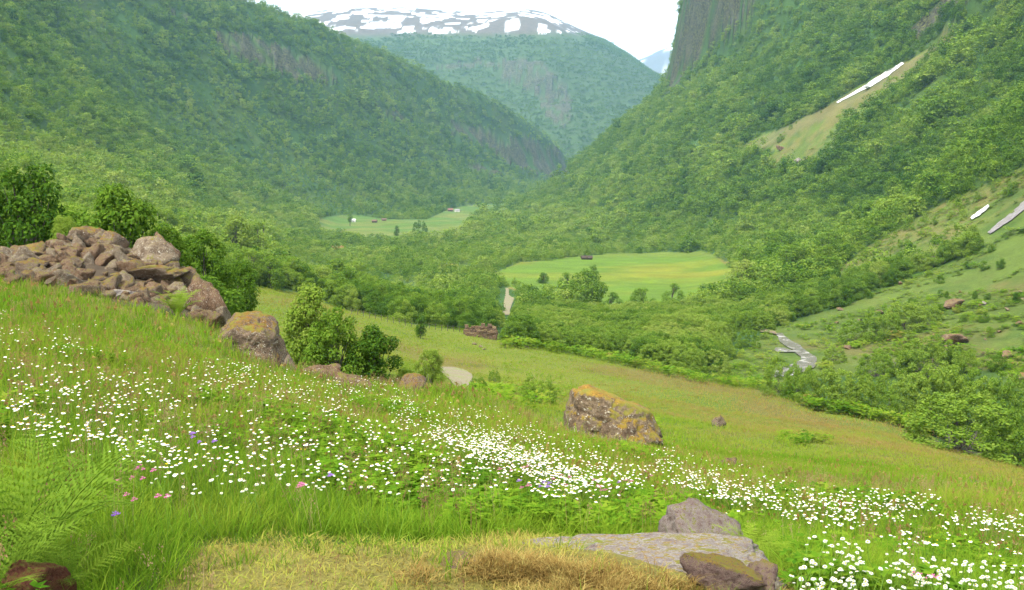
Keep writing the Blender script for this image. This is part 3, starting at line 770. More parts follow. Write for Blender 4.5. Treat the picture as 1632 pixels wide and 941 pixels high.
for i in solo_i:
    px, py, r = WPX[i], WPY[i], WR[i]
    if px < 356 and r < 130: z_ = ('tree', 'leafy tree on the hidden slope behind the rock heap', 'trees on the slope behind the rock heap')
    elif WPAST[i]: z_ = ('shrub', 'scattered low shrub on the grazed slope beyond the stream', 'shrubs scattered over the grazed slope')
    elif px < 795: z_ = ('tree', 'leafy tree in the wood along the upper left edge of the meadow', 'trees along the upper left edge of the meadow')
    elif px < 1245: z_ = ('tree', 'young leafy tree in the thicket along the far edge of the meadow', 'young trees in the thicket beyond the meadow')
    else: z_ = ('shrub', 'leafy shrub at the foot of the right mountainside', 'shrubs at the foot of the right mountainside')
    make_tree(z_[0], z_[0], z_[1], WX[i], WY[i], WH[i], None, 'bush' if (px > 785 and r < 330) else (r < 85 or (px < 430 and r < 150)), WT[i], z_[2])
rest = np.ones(len(WX), bool); rest[solo_i] = False
mid = rest & (WR < 330); mdp = []
hedge = mid & (WPX > 785) & (WPX < 1245); mid = mid & ~hedge
for i, (cme, tme, cw) in enumerate(MIDT): mdp.append(proto_obj('mid_tree_%d' % i, cme))
zones = [('woodland', rest & (WR >= 330) & (WPX < 800) & (WR < 900), 'wood of leafy trees filling the left side of the valley floor'),
         ('woodland', rest & (WPX < 930) & (WR >= 900), 'dense wood covering the long left mountainside'),
         ('woodland', rest & (WR >= 330) & (WPX >= 800) & ((WPX >= 930) | (WR < 900)), 'bright green wood covering the right mountainside')]
def put_wood(name, m, label, protos, wid=(.95, 1.2)):
    n = int(m.sum()); s = WH[m]; ww = s * rng.uniform(*wid, n)
    instancer(name, np.stack([WX[m], WY[m], WZ[m] - .03 * s], 1), rot_z(n), np.stack([ww, ww, s], 1), rng.integers(0, len(protos), n), WT[m], protos, label, 'woodland')
put_wood('thicket', hedge, 'dense even hedge-like thicket along the far edge of the meadow', [proto_obj('hedge_bush_%d' % i, b[0]) for i, b in enumerate(BUSH)], (1.0, 1.25))
put_wood('thicket', mid, 'thicket of young trees and shrubs beyond the meadow', mdp)
for nm, m, lb in zones: put_wood(nm, m, lb, [bpy.data.objects.new(o.name, o.data) for o in FAR], (1.05, 1.4))
# far mountain: clumps of trees
P = ring_points(2800, 4700, 19.0, -16, 12); x, y = P.T; z = H(x, y); px, py = project(x, y, z); r = np.hypot(x, y)
sp, rk = sparse(px, py, r, x, y)
k = (rng.random(len(x)) > sp) & (rng.random(len(x)) < sstep(50, 74, py + 14 * fbm(x / 200, y / 200, 571, 3)) * .9) & visible(x, y, z + 8, 2.0)
n = int(k.sum()); s = rng.uniform(17, 27, n)
instancer('woodland', np.stack([x[k], y[k], z[k] - 1], 1), rot_z(n), np.stack([s, s, s * .75], 1), rng.integers(0, 4, n), np.clip(.3 + .25 * fbm(x[k] / 160, y[k] / 160, 581, 3) + rng.normal(0, .05, n), 0, 1), CLUMP, 'hazy wood on the flanks of the snowy mountain', 'woodland')
print('far clumps', n)

# ------------------------------------------------------------------ rocks
def rock_mat(name, base, dark, moss, moss_amt, lichen=.5, scale=1.0):
    t = NT(name); tc = t.n('ShaderNodeTexCoord'); v = tc.outputs['Object']; geo = t.n('ShaderNodeNewGeometry')
    n1 = t.noise(2.2 * scale, 8, .68, v); n2 = t.noise(7 * scale, 7, .7, v, dist=.6); n3 = t.noise(24 * scale, 5, .7, v)
    c = t.ramp(n1, [(.3, dark), (.5, base), (.72, tuple(min(1, q * 1.35) for q in base))])
    c = t.mix(t.ramp(n3, [(.35, .65), (.6, 0.0)]), c, tuple(q * .38 for q in dark))
    vo = t.n('ShaderNodeTexVoronoi'); vo.inputs['Scale'].default_value = 5.5 * scale; vo.inputs['Randomness'].default_value = 1
    wv = t.n('ShaderNodeVectorMath', operation='ADD'); t.l(v, wv.inputs[0])
    nz = t.n('ShaderNodeTexNoise'); nz.inputs['Scale'].default_value = 9 * scale; t.l(v, nz.inputs['Vector'])
    t.l(nz.outputs['Color'], wv.inputs[1]); t.l(wv.outputs[0], vo.inputs['Vector'])
    lf = t.math('MULTIPLY', t.ramp(vo.outputs['Distance'], [(.22, 1.0), (.38, 0.0)]), t.ramp(n2, [(.46, 0.0), (.56, lichen)]))
    c = t.mix(lf, c, (.52, .49, .40))
    sep = t.n('ShaderNodeSeparateXYZ'); t.l(geo.outputs['Normal'], sep.inputs[0])
    up = t.math('ADD', t.math('MULTIPLY', sep.outputs['Z'], .75), t.math('ADD', t.math('MULTIPLY', t.math('SUBTRACT', n2, .5), 2.6), t.math('MULTIPLY', t.math('SUBTRACT', n1, .5), 1.6)))
    mf = t.ramp(up, [(.78 - moss_amt, 0.0), (.98 - moss_amt * .9, 1.0)])
    mc = t.mix(t.ramp(n3, [(.35, 0.0), (.65, 1.0)]), tuple(q * .5 for q in moss), tuple(min(1, q * 1.3) for q in moss))
    mc = t.mix(t.ramp(n1, [(.42, 0.0), (.6, .8)]), mc, (.14, .16, .03))
    c = t.mix(mf, c, mc)
    h = t.math('ADD', t.math('MULTIPLY', n2, .8), t.math('MULTIPLY', n3, .5))
    return t.done(t.bsdf(c, .93, .12, t.bump(h, .9, .05 / scale)))
M_ROCK_GREY = rock_mat('lichen_grey_stone', (.22, .172, .118), (.07, .042, .027), (.17, .105, .025), .10, .95)
M_ROCK_RED = rock_mat('reddish_stone', (.185, .118, .072), (.06, .03, .018), (.17, .11, .025), .10, .7)
M_ROCK_MOSS = rock_mat('mossy_stone', (.19, .138, .095), (.06, .036, .024), (.19, .095, .018), .33, .95)
M_ROCK_BIG = rock_mat('lichen_boulder', (.21, .155, .10), (.06, .036, .022), (.25, .145, .025), .5, 1.0, .75)
M_ROCK_SLAB = rock_mat('worn_slab', (.30, .27, .245), (.15, .10, .09), (.30, .19, .05), .05, .45, 2.2)
M_ROCK_SMALL = rock_mat('small_reddish_stone', (.26, .18, .15), (.10, .05, .045), (.3, .2, .05), .25, .5, 2.5)

def rock_mesh(seed, planes=None, sub=4, rough=.05, nplanes=11, name='rock', mats=None, flatb=True):
    """a boulder of unit half-size cut by random (or given) planes, then weathered"""
    import bmesh
    g = np.random.default_rng(seed)
    bm = bmesh.new(); bmesh.ops.create_icosphere(bm, subdivisions=sub, radius=1.0)
    d = np.array([v.co[:] for v in bm.verts]); d = unit(d)
    if planes is None:
        nn = unit(g.normal(size=(nplanes, 3))); hh = g.uniform(.55, .95, nplanes)
    else:
        nn = unit(np.array([p[:3] for p in planes], float)); hh = np.array([p[3] for p in planes], float)
    q = hh[None] / np.maximum(d @ nn.T, .05)
    k = 34.0
    rad = -np.log(np.exp(-k * np.clip(q, 0, 4)).sum(1)) / k
    rad = np.minimum(rad, 1.75)
    P = d * rad[:, None]
    off = Vector((seed * 3.1 % 50, seed * 1.7 % 50, 0))
    out = np.empty_like(P)
    for i, p in enumerate(P):
        pv = Vector(p) + off
        a = mnoise.fractal(pv * 1.6, .9, 2.1, 5) * rough * 1.6 + abs(mnoise.noise(pv * 4.2)) * rough * -1.2 + mnoise.noise(pv * 11) * rough * .35
        if sub >= 4:
            dv = mnoise.voronoi(pv * 1.5)[0]; a -= .07 * max(0.0, 1 - (dv[1] - dv[0]) / .10)
        out[i] = p * (1 + a)
    for v, p in zip(bm.verts, out): v.co = p
    me = bpy.data.meshes.new(name); bm.to_mesh(me); bm.free()
    for m in (mats or []): me.materials.append(m)
    me.polygons.foreach_set('use_smooth', [True] * len(me.polygons))
    return me

RK = [rock_mesh(200 + i, sub=4, rough=.07, nplanes=9 + i % 5) for i in range(12)]
_rk_cache = {}
def rock_variant(i, mat):
    key = (i, mat.name)
    if key not in _rk_cache:
        me = RK[i].copy(); me.materials.clear(); me.materials.append(mat); _rk_cache[key] = me
    return _rk_cache[key]

ROCK_SPOTS = []
def put_rock(label, px, py, wp, hp, r=None, mat=M_ROCK_RED, kind=0, group=None, depth=1.0, yaw=None, tilt=.18, sink=.3, mesh=None, name='rock', cat='rock', rmin=2, lift=None):
    """px,py: middle of the visible rock in the photo; wp,hp: its size there"""
    if r is None:
        x, y, z = at1(px, py + hp * .5, 0, rmin, 900)
    else:
        x, y, z = on_col(px, r)
    d = y * cP - z * sP; w = wp * d / F; h = hp * d / F
    dx, dy, dz = ray(px, py); rr = math.hypot(x, y); zc = dz / math.hypot(dx, dy) * rr
    if lift is None: zc = min(zc, z + h * .5)
    zc = max(zc, z + .08 * h)
    me = mesh if mesh is not None else rock_variant(kind % 12, mat)
    o = link(name, me, loc=(x, y, zc - sink * h * .35))
    o.rotation_euler = (random.gauss(0, tilt), random.gauss(0, tilt), random.uniform(0, 6.28) if yaw is None else yaw)
    o.scale = (w * .56, w * .56 * depth, h * .5 * (1 + sink))
    tag(o, label, cat, group)
    ROCK_SPOTS.append((x, y, w * .55))
    return o

# the heap below the trees, largest stones first
HEAP = [
 ('boulder with an orange mossy peak, topmost of the rock heap', 133, 377, 62, 34, 27.2, M_ROCK_MOSS, 1),
 ('brown boulder leaning under the right side of the mossy peak of the heap', 172, 388, 66, 42, 26.6, M_ROCK_MOSS, 2),
 ('large pale grey slab with a sharp upright point at the right end of the heap', 238, 412, 84, 62, 26.0, M_ROCK_GREY, 3),
 ('reddish upright block with a pointed top closing the right end of the heap', 262, 408, 46, 66, 26.3, M_ROCK_RED, 4),
 ('flat mossy stone at the upper left rim of the heap', 52, 401, 64, 22, 26.8, M_ROCK_MOSS, 5),
 ('dark red stone between the flat mossy stone and the peak of the heap', 84, 391, 34, 20, 27.0, M_ROCK_RED, 6),
 ('grey red boulder cut by the left edge of the photo', 8, 414, 50, 34, 26.4, M_ROCK_GREY, 7),
 ('low grey block near the lower left foot of the heap', 40, 434, 52, 30, 24.6, M_ROCK_GREY, 8),
 ('mossy lintel-like stone across the middle of the heap', 140, 412, 60, 18, 25.4, M_ROCK_MOSS, 9),
 ('pale triangular stone under the mossy lintel-like stone', 136, 428, 34, 26, 24.8, M_ROCK_GREY, 10),
 ('long mossy topped slab under the big grey slab', 232, 446, 112, 20, 24.2, M_ROCK_MOSS, 11),
 ('small mossy peak stone at the right shoulder of the heap', 290, 446, 36, 36, 24.4, M_ROCK_MOSS, 0),
 ('pale flat stone lying in the grass at the foot of the heap', 182, 484, 42, 14, 21.8, M_ROCK_SLAB, 1),
 ('dark blocky stone in the lower middle of the heap', 238, 476, 56, 34, 22.4, M_ROCK_RED, 2),
 ('grey block with a dark crack beside it, low in the heap', 270, 468, 44, 36, 22.8, M_ROCK_GREY, 3),
 ('grey stone above the bright green fern bush', 302, 474, 40, 38, 22.6, M_ROCK_GREY, 4),
 ('dark red slab sloping down at the lower right end of the heap', 330, 482, 44, 56, 22.4, M_ROCK_RED, 5),
 ('pale grey end stone beside the boulder with the orange cap', 346, 504, 24, 34, 21.6, M_ROCK_GREY, 6),
 ('stone right of the fern bush at the very foot of the heap', 318, 506, 50, 26, 21.2, M_ROCK_RED, 7),
 ('pale spotted stone in the centre of the heap', 190, 428, 36, 26, 25.0, M_ROCK_GREY, 8),
]
for lab, px, py, wp, hp, r, mt, kd in HEAP:
    put_rock(lab, px, py, wp, hp, r, mt, kd, depth=random.uniform(.7, 1.0), yaw=random.uniform(-.4, .4), lift=1, sink=.45, name='boulder', cat='boulder')
P_HEAP = [(-30,405),(60,392),(110,374),(160,374),(205,398),(268,398),(290,432),(318,462),(352,500),(345,520),(290,512),(220,496),(150,472),(70,448),(-30,440)]
n = 0
while n < 240:
    px, py = random.uniform(-30, 355), random.uniform(370, 520)
    if not inpoly(np.array([px]), np.array([py]), P_HEAP)[0]: continue
    top = np.interp(px, [-30, 60, 110, 160, 205, 268, 318, 352], [405, 392, 374, 374, 398, 398, 462, 500]); bot = np.interp(px, [-30, 70, 150, 220, 290, 345], [440, 448, 472, 496, 512, 520])
    f = np.clip((bot - py) / max(bot - top, 1), 0, 1); r = 21.2 + 5.6 * f
    wp = random.uniform(10, 36); n += 1
    put_rock('small lichen spotted stone tumbled among the larger rocks of the heap', px, py + 4, wp, wp * random.uniform(.5, .85), r,
             random.choice([M_ROCK_RED, M_ROCK_GREY, M_ROCK_RED, M_ROCK_MOSS]), random.randrange(12), 'small stones of the heap below the trees', depth=random.uniform(.7, 1.2), tilt=.5, lift=1)

# single boulders
BOULDER_A = rock_mesh(31, [(-1,-.15,.12,.80),(1,-.1,.25,.86),(0,-1,.16,.85),(0,1,.2,.8),(.12,-.25,1,.72),(-.75,-.1,.75,.78),(.72,-.2,.62,.82),(0,0,-1,.9)], 5, .085, mats=[M_ROCK_MOSS], name='boulder')
put_rock('boulder with an orange moss cap right of the rock heap', 386, 541, 98, 84, 19.2, kind=0, mesh=BOULDER_A, yaw=.15, tilt=.02, lift=1, sink=.15, name='boulder', cat='boulder')
BOULDER_B = rock_mesh(47, [(-1,-.12,.14,.84),(-.35,-1,.12,.62),(.45,-1,.5,.62),(.50,.1,1,.52),(1,-.1,.35,1.05),(-.30,.1,1,.86),(0,1,.1,.7),(0,0,-1,.8),(.1,-.6,1,.74)], 5, .045, mats=[M_ROCK_BIG], name='boulder')
put_rock('big lone wedge shaped boulder with pale lichen in the open meadow', 970, 651, 116, 86, 37.5, mesh=BOULDER_B, yaw=.05, tilt=.0, lift=1, sink=.25, name='boulder', cat='boulder')
for lab, px, py, wp, hp, r, mt, kd in [
 ('low orange mossy boulder at the crest beside the gravel road', 656, 603, 58, 24, 19.6, M_ROCK_MOSS, 2),
 ('dark brown stone in the grass below the tree clump', 562, 618, 58, 26, 17.4, M_ROCK_RED, 5),
 ('squat grey stone half buried in heather right of the orange capped boulder', 503, 598, 54, 24, 18.2, M_ROCK_RED, 9),
 ('pale stone at the right foot of the orange capped boulder', 452, 574, 30, 22, 18.8, M_ROCK_GREY, 10),
 ('small brown stone right of the dark brown stone in the grass', 628, 648, 34, 10, 15.6, M_ROCK_MOSS, 3),
 ('red brown stones patch at the left foot of the big wedge boulder', 886, 677, 34, 14, 36.0, M_ROCK_RED, 6),
 ('small dark mossy boulder alone in the lower meadow', 1156, 668, 20, 16, 78.0, M_ROCK_MOSS, 7),
 ('flat mossy stone in the grass near the right edge', 1582, 778, 50, 13, 36.0, M_ROCK_MOSS, 8),
 ('flat stone on the crest above the fern', 1165, 745, 50, 10, 20.0, M_ROCK_RED, 1)]:
    put_rock(lab, px, py, wp, hp * 1.35, r, mt, kd, yaw=random.uniform(-.5, .5), tilt=.1, sink=.35)
# stones on the slope beyond the stream
for lab, px, py, wp, hp, mt in [
 ('dark leaning block on the grazed slope beyond the stream', 1524, 540, 36, 16, M_ROCK_RED),
 ('brown outcrop above the dark leaning block on the slope', 1520, 483, 30, 14, M_ROCK_RED),
 ('red brown stone on the slope just above the row of shrubs', 1504, 574, 20, 12, M_ROCK_RED),
 ('reddish stone on the slope near the right edge above the shrubs', 1606, 565, 18, 12, M_ROCK_RED),
 ('small brown stone left of the shrubs high on the grazed slope', 1402, 498, 12, 7, M_ROCK_MOSS),
 ('orange stone cut by the right edge of the slope', 1630, 600, 14, 12, M_ROCK_MOSS),
 ('pale stone on the slope right of the brown outcrop', 1568, 484, 8, 5, M_ROCK_SLAB),
 ('dark boulder in the middle of the slide scar', 1245, 222, 12, 7, M_ROCK_RED),
 ('pale stone low in the slide scar', 1272, 255, 11, 7, M_ROCK_SLAB)]:
    put_rock(lab, px, py, wp, hp, None, mt, random.randrange(12), rmin=60, sink=.3, yaw=0)
for k in range(34):
    px, py = random.uniform(1300, 1640), random.uniform(450, 620)
    if not inpoly(np.array([px]), np.array([py]), P_PAST)[0]: continue
    w_ = random.uniform(4, 11)
    put_rock('small stone strewn over the grazed slope beyond the stream', px, py, w_, w_ * .6, None, random.choice([M_ROCK_RED, M_ROCK_MOSS, M_ROCK_GREY]), random.randrange(12), 'small stones on the grazed slope', rmin=60)
# foreground slab and its neighbours
SLAB = rock_mesh(63, [(0,0,1,.60),(-.55,-.1,1,.78),(.75,-.1,.8,.80),(-1,0,.3,1.2),(1,0,.2,1.0),(0,-1,.55,.74),(.3,-1,.35,.78),(0,1,.2,.8),(0,0,-1,.8)], 5, .045, mats=[M_ROCK_SLAB], name='rock')
M_ROCK_RIB = rock_mat('pinkish_rib', (.27, .225, .2), (.14, .075, .065), (.2, .14, .04), .1, .6, 2.2)
RIB = rock_mesh(71, [(.52,-.5,.66,.24),(1,-.3,.2,.95),(-1,-.1,.15,.66),(0,-1,.2,.92),(0,1,.2,.8),(0,0,-1,.8),(-.6,0,.9,.85),(.1,-.75,.7,.4)], 5, .07, mats=[M_ROCK_RIB], name='rock')
put_rock('broad worn grey slab beside the mown grass in the foreground', 1050, 889, 326, 50, 4.05, mesh=SLAB, yaw=.03, tilt=.0, lift=1, sink=.5, depth=.55)
put_rock('dark lichen crusted rock in front of the worn slab', 1168, 908, 104, 42, 3.75, rock_mat('mossy_crust', (.2, .13, .11), (.06, .03, .025), (.24, .15, .02), .34, .8, 2.4), 4, yaw=.2, tilt=.1, lift=1, sink=.5)
put_rock('rock rib with steep red right side rising behind the worn slab', 1128, 840, 124, 74, 4.9, mesh=RIB, yaw=.1, tilt=.0, lift=1, sink=.35, depth=.9)
ROCK_SPOTS[-1] = ROCK_SPOTS[-1][:2] + (ROCK_SPOTS[-1][2] * .45,)
put_rock('mossy stone at the right end of the worn slab', 1232, 925, 70, 40, 3.85, M_ROCK_SMALL, 8, yaw=.9, lift=1, sink=.4)
put_rock('small pale stone on the mown grass', 726, 907, 56, 22, 3.72, M_ROCK_SMALL, 3, yaw=.3, lift=1, sink=.5)
put_rock('dark red mossy rock at the bottom left corner', 6, 930, 92, 56, 3.1, rock_mat('russet_moss', (.16, .06, .035), (.07, .02, .015), (.17, .06, .03), .35, .2, 2.5), 7, yaw=.4, lift=1, sink=.3)
RS = np.array(ROCK_SPOTS)

# ------------------------------------------------------------------ grass
def tuft_mesh(seed, n, rad, h, w, lean=.35, seg=3, mat=None, heads=0):
    g = np.random.default_rng(seed); V = []; Q = []; b = 0; fm = []
    for i in range(n + heads):
        hd = i >= n
        th = g.uniform(0, 6.283); rr = rad * math.sqrt(g.random()); p = np.array([rr * math.cos(th), rr * math.sin(th), -.1 * h])
        a = th + g.normal() * .9; hh = h * g.uniform(.45, 1.0) * (1.25 if hd else 1); ln = hh * lean * g.uniform(.2, 1.2) * (.5 if hd else 1)
        side = np.array([-math.sin(a + g.normal() * .6), math.cos(a + g.normal() * .6), 0]); ww = w * g.uniform(.7, 1.3) * (.35 if hd else 1)
        m = seg + (2 if hd else 0)
        for k in range(seg + 1):
            t = k / seg
            c = p + np.array([math.cos(a) * ln * t ** 1.8, math.sin(a) * ln * t ** 1.8, hh * (t - .22 * t * t * lean * 1.6)])
            wk = ww * (1 - t) ** .7 if not hd else ww
            if k == seg and not hd: wk = ww * .06
            V += [c - side * wk / 2, c + side * wk / 2]
        for k in range(seg): Q.append((b + 2 * k, b + 2 * k + 1, b + 2 * k + 3, b + 2 * k + 2)); fm.append(0)
        b += 2 * (seg + 1)
        if hd:
            for q in range(6):
                o = c + np.array([g.normal() * .012, g.normal() * .012, -g.uniform(0, .10)]) * (h / .45); s = w * 1.1
                n2 = g.normal(size=3) * s; n2[2] *= .4
                V += [o, o + n2, o + [0, 0, s * 2.2], o - n2]; Q.append((b, b + 1, b + 2, b + 3)); fm.append(1); b += 4
    return np_mesh('tuft', np.array(V), np.array(Q), [mat or M_GRASS, M_HAY], fm)

def grass_sites(r0, r1, s, a0=-31, a1=31):
    P = ring_points(r0, r1, s, a0, a1); x, y = P.T; z = H(x, y); r = np.hypot(x, y); px, py = project(x, y, z)
    k = treeless(px, py, r, x, y) & (py < 1180) & ~(inpoly(px, py, [(690,582),(722,582),(757,600),(748,645),(722,645),(710,600)]) & (r > 45))
    if r0 < 45:
        k &= ~(inpoly(px, py, P_HEAP) & (r > 20.5) & (r < 34))
        for qx, qy, qr in RS[(np.hypot(RS[:, 0], RS[:, 1]) < r1 + 4)]:
            k &= np.hypot(x - qx, y - qy) > qr * .62
    return [q[k] for q in (x, y, z, r, px, py)]
def is_mown(x, y, px, py, r):
    n3 = fbm(x / .9, y / .9, 601, 3)
    return inpoly(px + 26 * n3, py + 12 * n3, P_MOWN) & (r < 9)
def grass_tint(x, y, r):
    t = .46 + .20 * fbm(x / 5, y / 5, 101, 4) + .14 * sstep(25, 70, r) + rng.normal(0, .07, len(x))
    t += .26 * sstep(-.1, .5, fbm(x / 22, y / 46, 133, 3)) * sstep(25, 60, r) + .2 * sstep(.1, .6, fbm(x / 16, y / 30, 131, 4) + .25 * fbm(x / 6, y / 6, 101, 4)) * sstep(12, 30, r)
    t += .14 * sstep(.2, .6, fbm(x / 1.1, y / 1.1, 611, 3)) * (r < 14)
    return np.clip(t, .02, .98)

LODS = [(1.9, 6.5, .062, dict(n=26, rad=.065, h=.21, w=.0042, lean=.75, seg=4, heads=0), 1.0),
        (6.5, 15, .13, dict(n=34, rad=.14, h=.23, w=.0065, lean=.65, seg=3, heads=1), 1.0),
        (15, 42, .31, dict(n=44, rad=.32, h=.24, w=.014, lean=.6, seg=2, heads=1), 1.0),
        (42, 110, .85, dict(n=50, rad=.85, h=.22, w=.036, lean=.7, seg=2, heads=0), 1.0),
        (110, 262, 1.9, dict(n=50, rad=1.9, h=.26, w=.085, lean=.7, seg=2, heads=0), 1.0)]
for li, (r0, r1, s, kw, _) in enumerate(LODS):
    x, y, z, r, px, py = grass_sites(r0, r1, s)
    mown = is_mown(x, y, px, py, r) & (rng.random(len(x)) > .07)
    m = ~mown
    # tufts on the way out of sight are kept only where they can be seen
    vis = visible(x, y, z + .6, .12); m &= vis
    n = int(m.sum()); sc = rng.lognormal(0, .2, n) * (1 + .3 * fbm(x[m] / 2.5, y[m] / 2.5, 621, 3))
    sc = sc * np.where(r[m] < 4.2, .85, 1)
    # lower, thinner sward right behind the cut edge
    protos = [proto_obj('grass_%d_%d' % (li, i), tuft_mesh(700 + li * 20 + i, **{**kw, 'h': kw['h'] * random.uniform(.8, 1.15)})) for i in range(7)]
    instancer('grass', np.stack([x[m], y[m], z[m]], 1), rot_z(n, .12), np.stack([sc ** .5, sc ** .5, sc], 1), rng.integers(0, 7, n), grass_tint(x[m], y[m], r[m]), protos,
              ['tall green meadow grass close to the path', 'tall grass among the daisies', 'grass on the brow of the slope', 'grass of the lower meadow', 'grass of the far meadow by the wood'][li], 'grass')
    print('grass', li, n)
M_CUT = leaf_mat('stubble', [(0, (.20, .13, .04)), (.35, (.31, .26, .065)), (.7, (.31, .33, .055)), (1, (.24, .33, .04))], .3, var=.45)
# the mown strip: short, straw coloured, with loose cut hay
x, y, z, r, px, py = grass_sites(2.2, 7, .042)
m = is_mown(x, y, px, py, r); n = int(m.sum()); print('mown', n)
protos = [proto_obj('stubble_%d' % i, tuft_mesh(860 + i, 16, .05, .034, .0034, 1.5, 2, M_CUT)) for i in range(5)]
tt = np.clip(.52 + .45 * fbm(x[m] / .5, y[m] / .5, 631, 3) + rng.normal(0, .12, n), 0, 1)
instancer('cut_grass', np.stack([x[m], y[m], z[m]], 1), rot_z(n, .25), rng.uniform(.7, 1.3, n), rng.integers(0, 5, n), tt, protos, 'short straw coloured grass of the mown strip along the path', 'cut grass')

def hay_mesh(seed, n=240):
    g = np.random.default_rng(seed); V = []; Q = []; b = 0
    for i in range(n):
        p = g.normal(size=3) * [.06, .045, .013]; p[2] = abs(p[2])
        a = g.uniform(0, 6.283); L = g.uniform(.03, .08); e = np.array([math.cos(a), math.sin(a), g.normal() * .25]) * L
        sd = np.array([-math.sin(a), math.cos(a), 0]) * .0016; md = p + e * .5 + [0, 0, g.uniform(0, .015)]
        V += [p - sd, p + sd, md + sd, md - sd, p + e + sd * .3, p + e - sd * .3]; Q += [(b, b + 1, b + 2, b + 3), (b + 3, b + 2, b + 4, b + 5)]; b += 6
    return np_mesh('hay', np.array(V), np.array(Q), [M_HAY])
hp = [proto_obj('hay_%d' % i, tuft_mesh(900 + i, 110, .075, .062, .0026, 1.6, 3, M_HAY)) for i in range(4)]
def hay_along(lst, r_, label):
    pts = []; sc = []
    for px, py, spread, k in lst:
        for _ in range(k):
            x, y, z = at1(px + random.gauss(0, spread), py + random.gauss(0, spread * .22), 0.05, 2, 8); pts.append((x, y, z + random.uniform(0, .035))); sc.append(random.uniform(.7, 1.25))
    n = len(pts)
    instancer('hay', np.array(pts), rot_z(n, .3), np.array(sc), rng.integers(0, 4, n), np.clip(rng.normal(.42, .16, n), 0, 1), hp, label, 'hay')
hay_along([(785, 893, 20, 22), (835, 896, 22, 26), (880, 899, 20, 16)], 3.8, 'dark brown ridge of old cut grass left of the worn slab')
hay_along([(950, 908, 30, 16), (930, 930, 40, 20), (1020, 932, 46, 16), (1100, 926, 34, 9), (860, 936, 50, 12), (1150, 880, 24, 5)], 3.7, 'brown hay draped over the front of the worn slab')
hay_along([(690, 905, 22, 3), (1230, 940, 30, 4)], 3.7, 'loose wisps of straw beside the small pale stone')

# broad leaved herbs among the grass
def herb_mesh(seed, n=30, h=.17, ls=.026):
    g = np.random.default_rng(seed); V = []; Q = []; b = 0
    for i in range(n):
        a = g.uniform(0, 6.283); hh = h * g.uniform(.2, 1); rr = g.uniform(.02, .1)
        c = np.array([math.cos(a) * rr, math.sin(a) * rr, hh]); d = np.array([math.cos(a), math.sin(a), g.uniform(-.2, .35)]); sd = np.array([-math.sin(a), math.cos(a), g.normal() * .2])
        L = ls * g.uniform(.7, 1.4)
        for k in (-.9, 0, .9):
            dd = d * math.cos(k) + sd * math.sin(k); ss = np.cross(dd, [0, 0, 1.0]); ss = ss / max(np.linalg.norm(ss), .1)
            V += [c, c + dd * L * .55 + ss * L * .28, c + dd * L * 1.15, c + dd * L * .55 - ss * L * .28]; Q.append((b, b + 1, b + 2, b + 3)); b += 4
    return np_mesh('herb', np.array(V), np.array(Q), [M_GRASS])
hb = [proto_obj('herb_%d' % i, herb_mesh(930 + i, ls=.024 + .006 * i)) for i in range(4)]
x, y, z, r, px, py = grass_sites(2, 14, .17)
cl = fbm(x / 1.4, y / 1.4, 641, 3)
m = ~is_mown(x, y, px, py, r) & (cl > .32); n = int(m.sum())
instancer('herbs', np.stack([x[m], y[m], z[m]], 1), rot_z(n, .1), rng.uniform(.7, 1.25, n), rng.integers(0, 4, n), np.clip(rng.normal(.34, .1, n), 0, 1), hb, 'broad leaved herbs growing between the grass blades', 'herbs')
# rank growth along the wood edge, at the foot of the big boulder and round the road
pts = []; sc = []
EDGEP = [(800, 552), (860, 556), (960, 573), (1050, 594), (1110, 608), (1150, 614), (1238, 622), (1300, 652), (1400, 670), (1480, 690), (1632, 742)]
ex, ey = np.array(EDGEP, float).T
for k in range(420):
    px = random.uniform(800, 1640); p = at1(px, np.interp(px, ex, ey) + random.uniform(-4, 3), 0, 70, 300); pts.append(p); sc.append(random.uniform(6, 11))
for k in range(60):
    p = at1(random.uniform(935, 1045), random.uniform(684, 700), 0, 30, 60); pts.append(p); sc.append(random.uniform(2.4, 5))
for k in range(90):
    p = at1(random.uniform(745, 900), random.uniform(622, 655), 0, 40, 130); pts.append(p); sc.append(random.uniform(3.5, 8))
for k in range(40):
    p = at1(random.uniform(1240, 1330), random.uniform(698, 712), 0, 40, 130); pts.append(p); sc.append(random.uniform(2.5, 4.5))
n = len(pts)
instancer('herbs', np.array(pts), rot_z(n, .1), np.array(sc), rng.integers(0, 4, n), np.clip(rng.normal(.45, .14, n), 0, 1), hb, 'rank green growth along the wood edge, the road and the big boulder', 'herbs')

# thin reddish seed heads standing over the sward
def panicle(seed):
    g = np.random.default_rng(seed); V = []; Q = []; b = 0
    for i in range(5):
        x0, y0 = g.normal(size=2) * .05; lx, ly = g.normal(size=2) * .03; h = g.uniform(.2, .34)
        V += [(x0 - .0008, y0, 0), (x0 + .0008, y0, 0), (x0 + lx + .0006, y0 + ly, h), (x0 + lx - .0006, y0 + ly, h)]; Q.append((b, b + 1, b + 2, b + 3)); b += 4
        for k in range(14):
            c = np.array([x0 + lx, y0 + ly, h - g.uniform(0, .07)]) + g.normal(size=3) * [.009, .009, .004]; s = g.uniform(.002, .0045); d = unit(g.normal(size=3)) * s
            V += [c, c + d, c + [0, 0, s * 2.2], c - d]; Q.append((b, b + 1, b + 2, b + 3)); b += 4
    return np_mesh('panicle', np.array(V), np.array(Q), [M_SEED])
M_SEED = leaf_mat('seed_head', [(0, (.22, .09, .07)), (.5, (.34, .19, .11)), (1, (.42, .33, .16))], .3, var=.3)
pn = [proto_obj('panicle_%d' % i, panicle(950 + i)) for i in range(4)]
x, y, z, r, px, py = grass_sites(2.6, 24, .26)
m = ~is_mown(x, y, px, py, r) & (fbm(x / 3, y / 3, 671, 3) + rng.normal(0, .2, len(x)) > .1); n = int(m.sum())
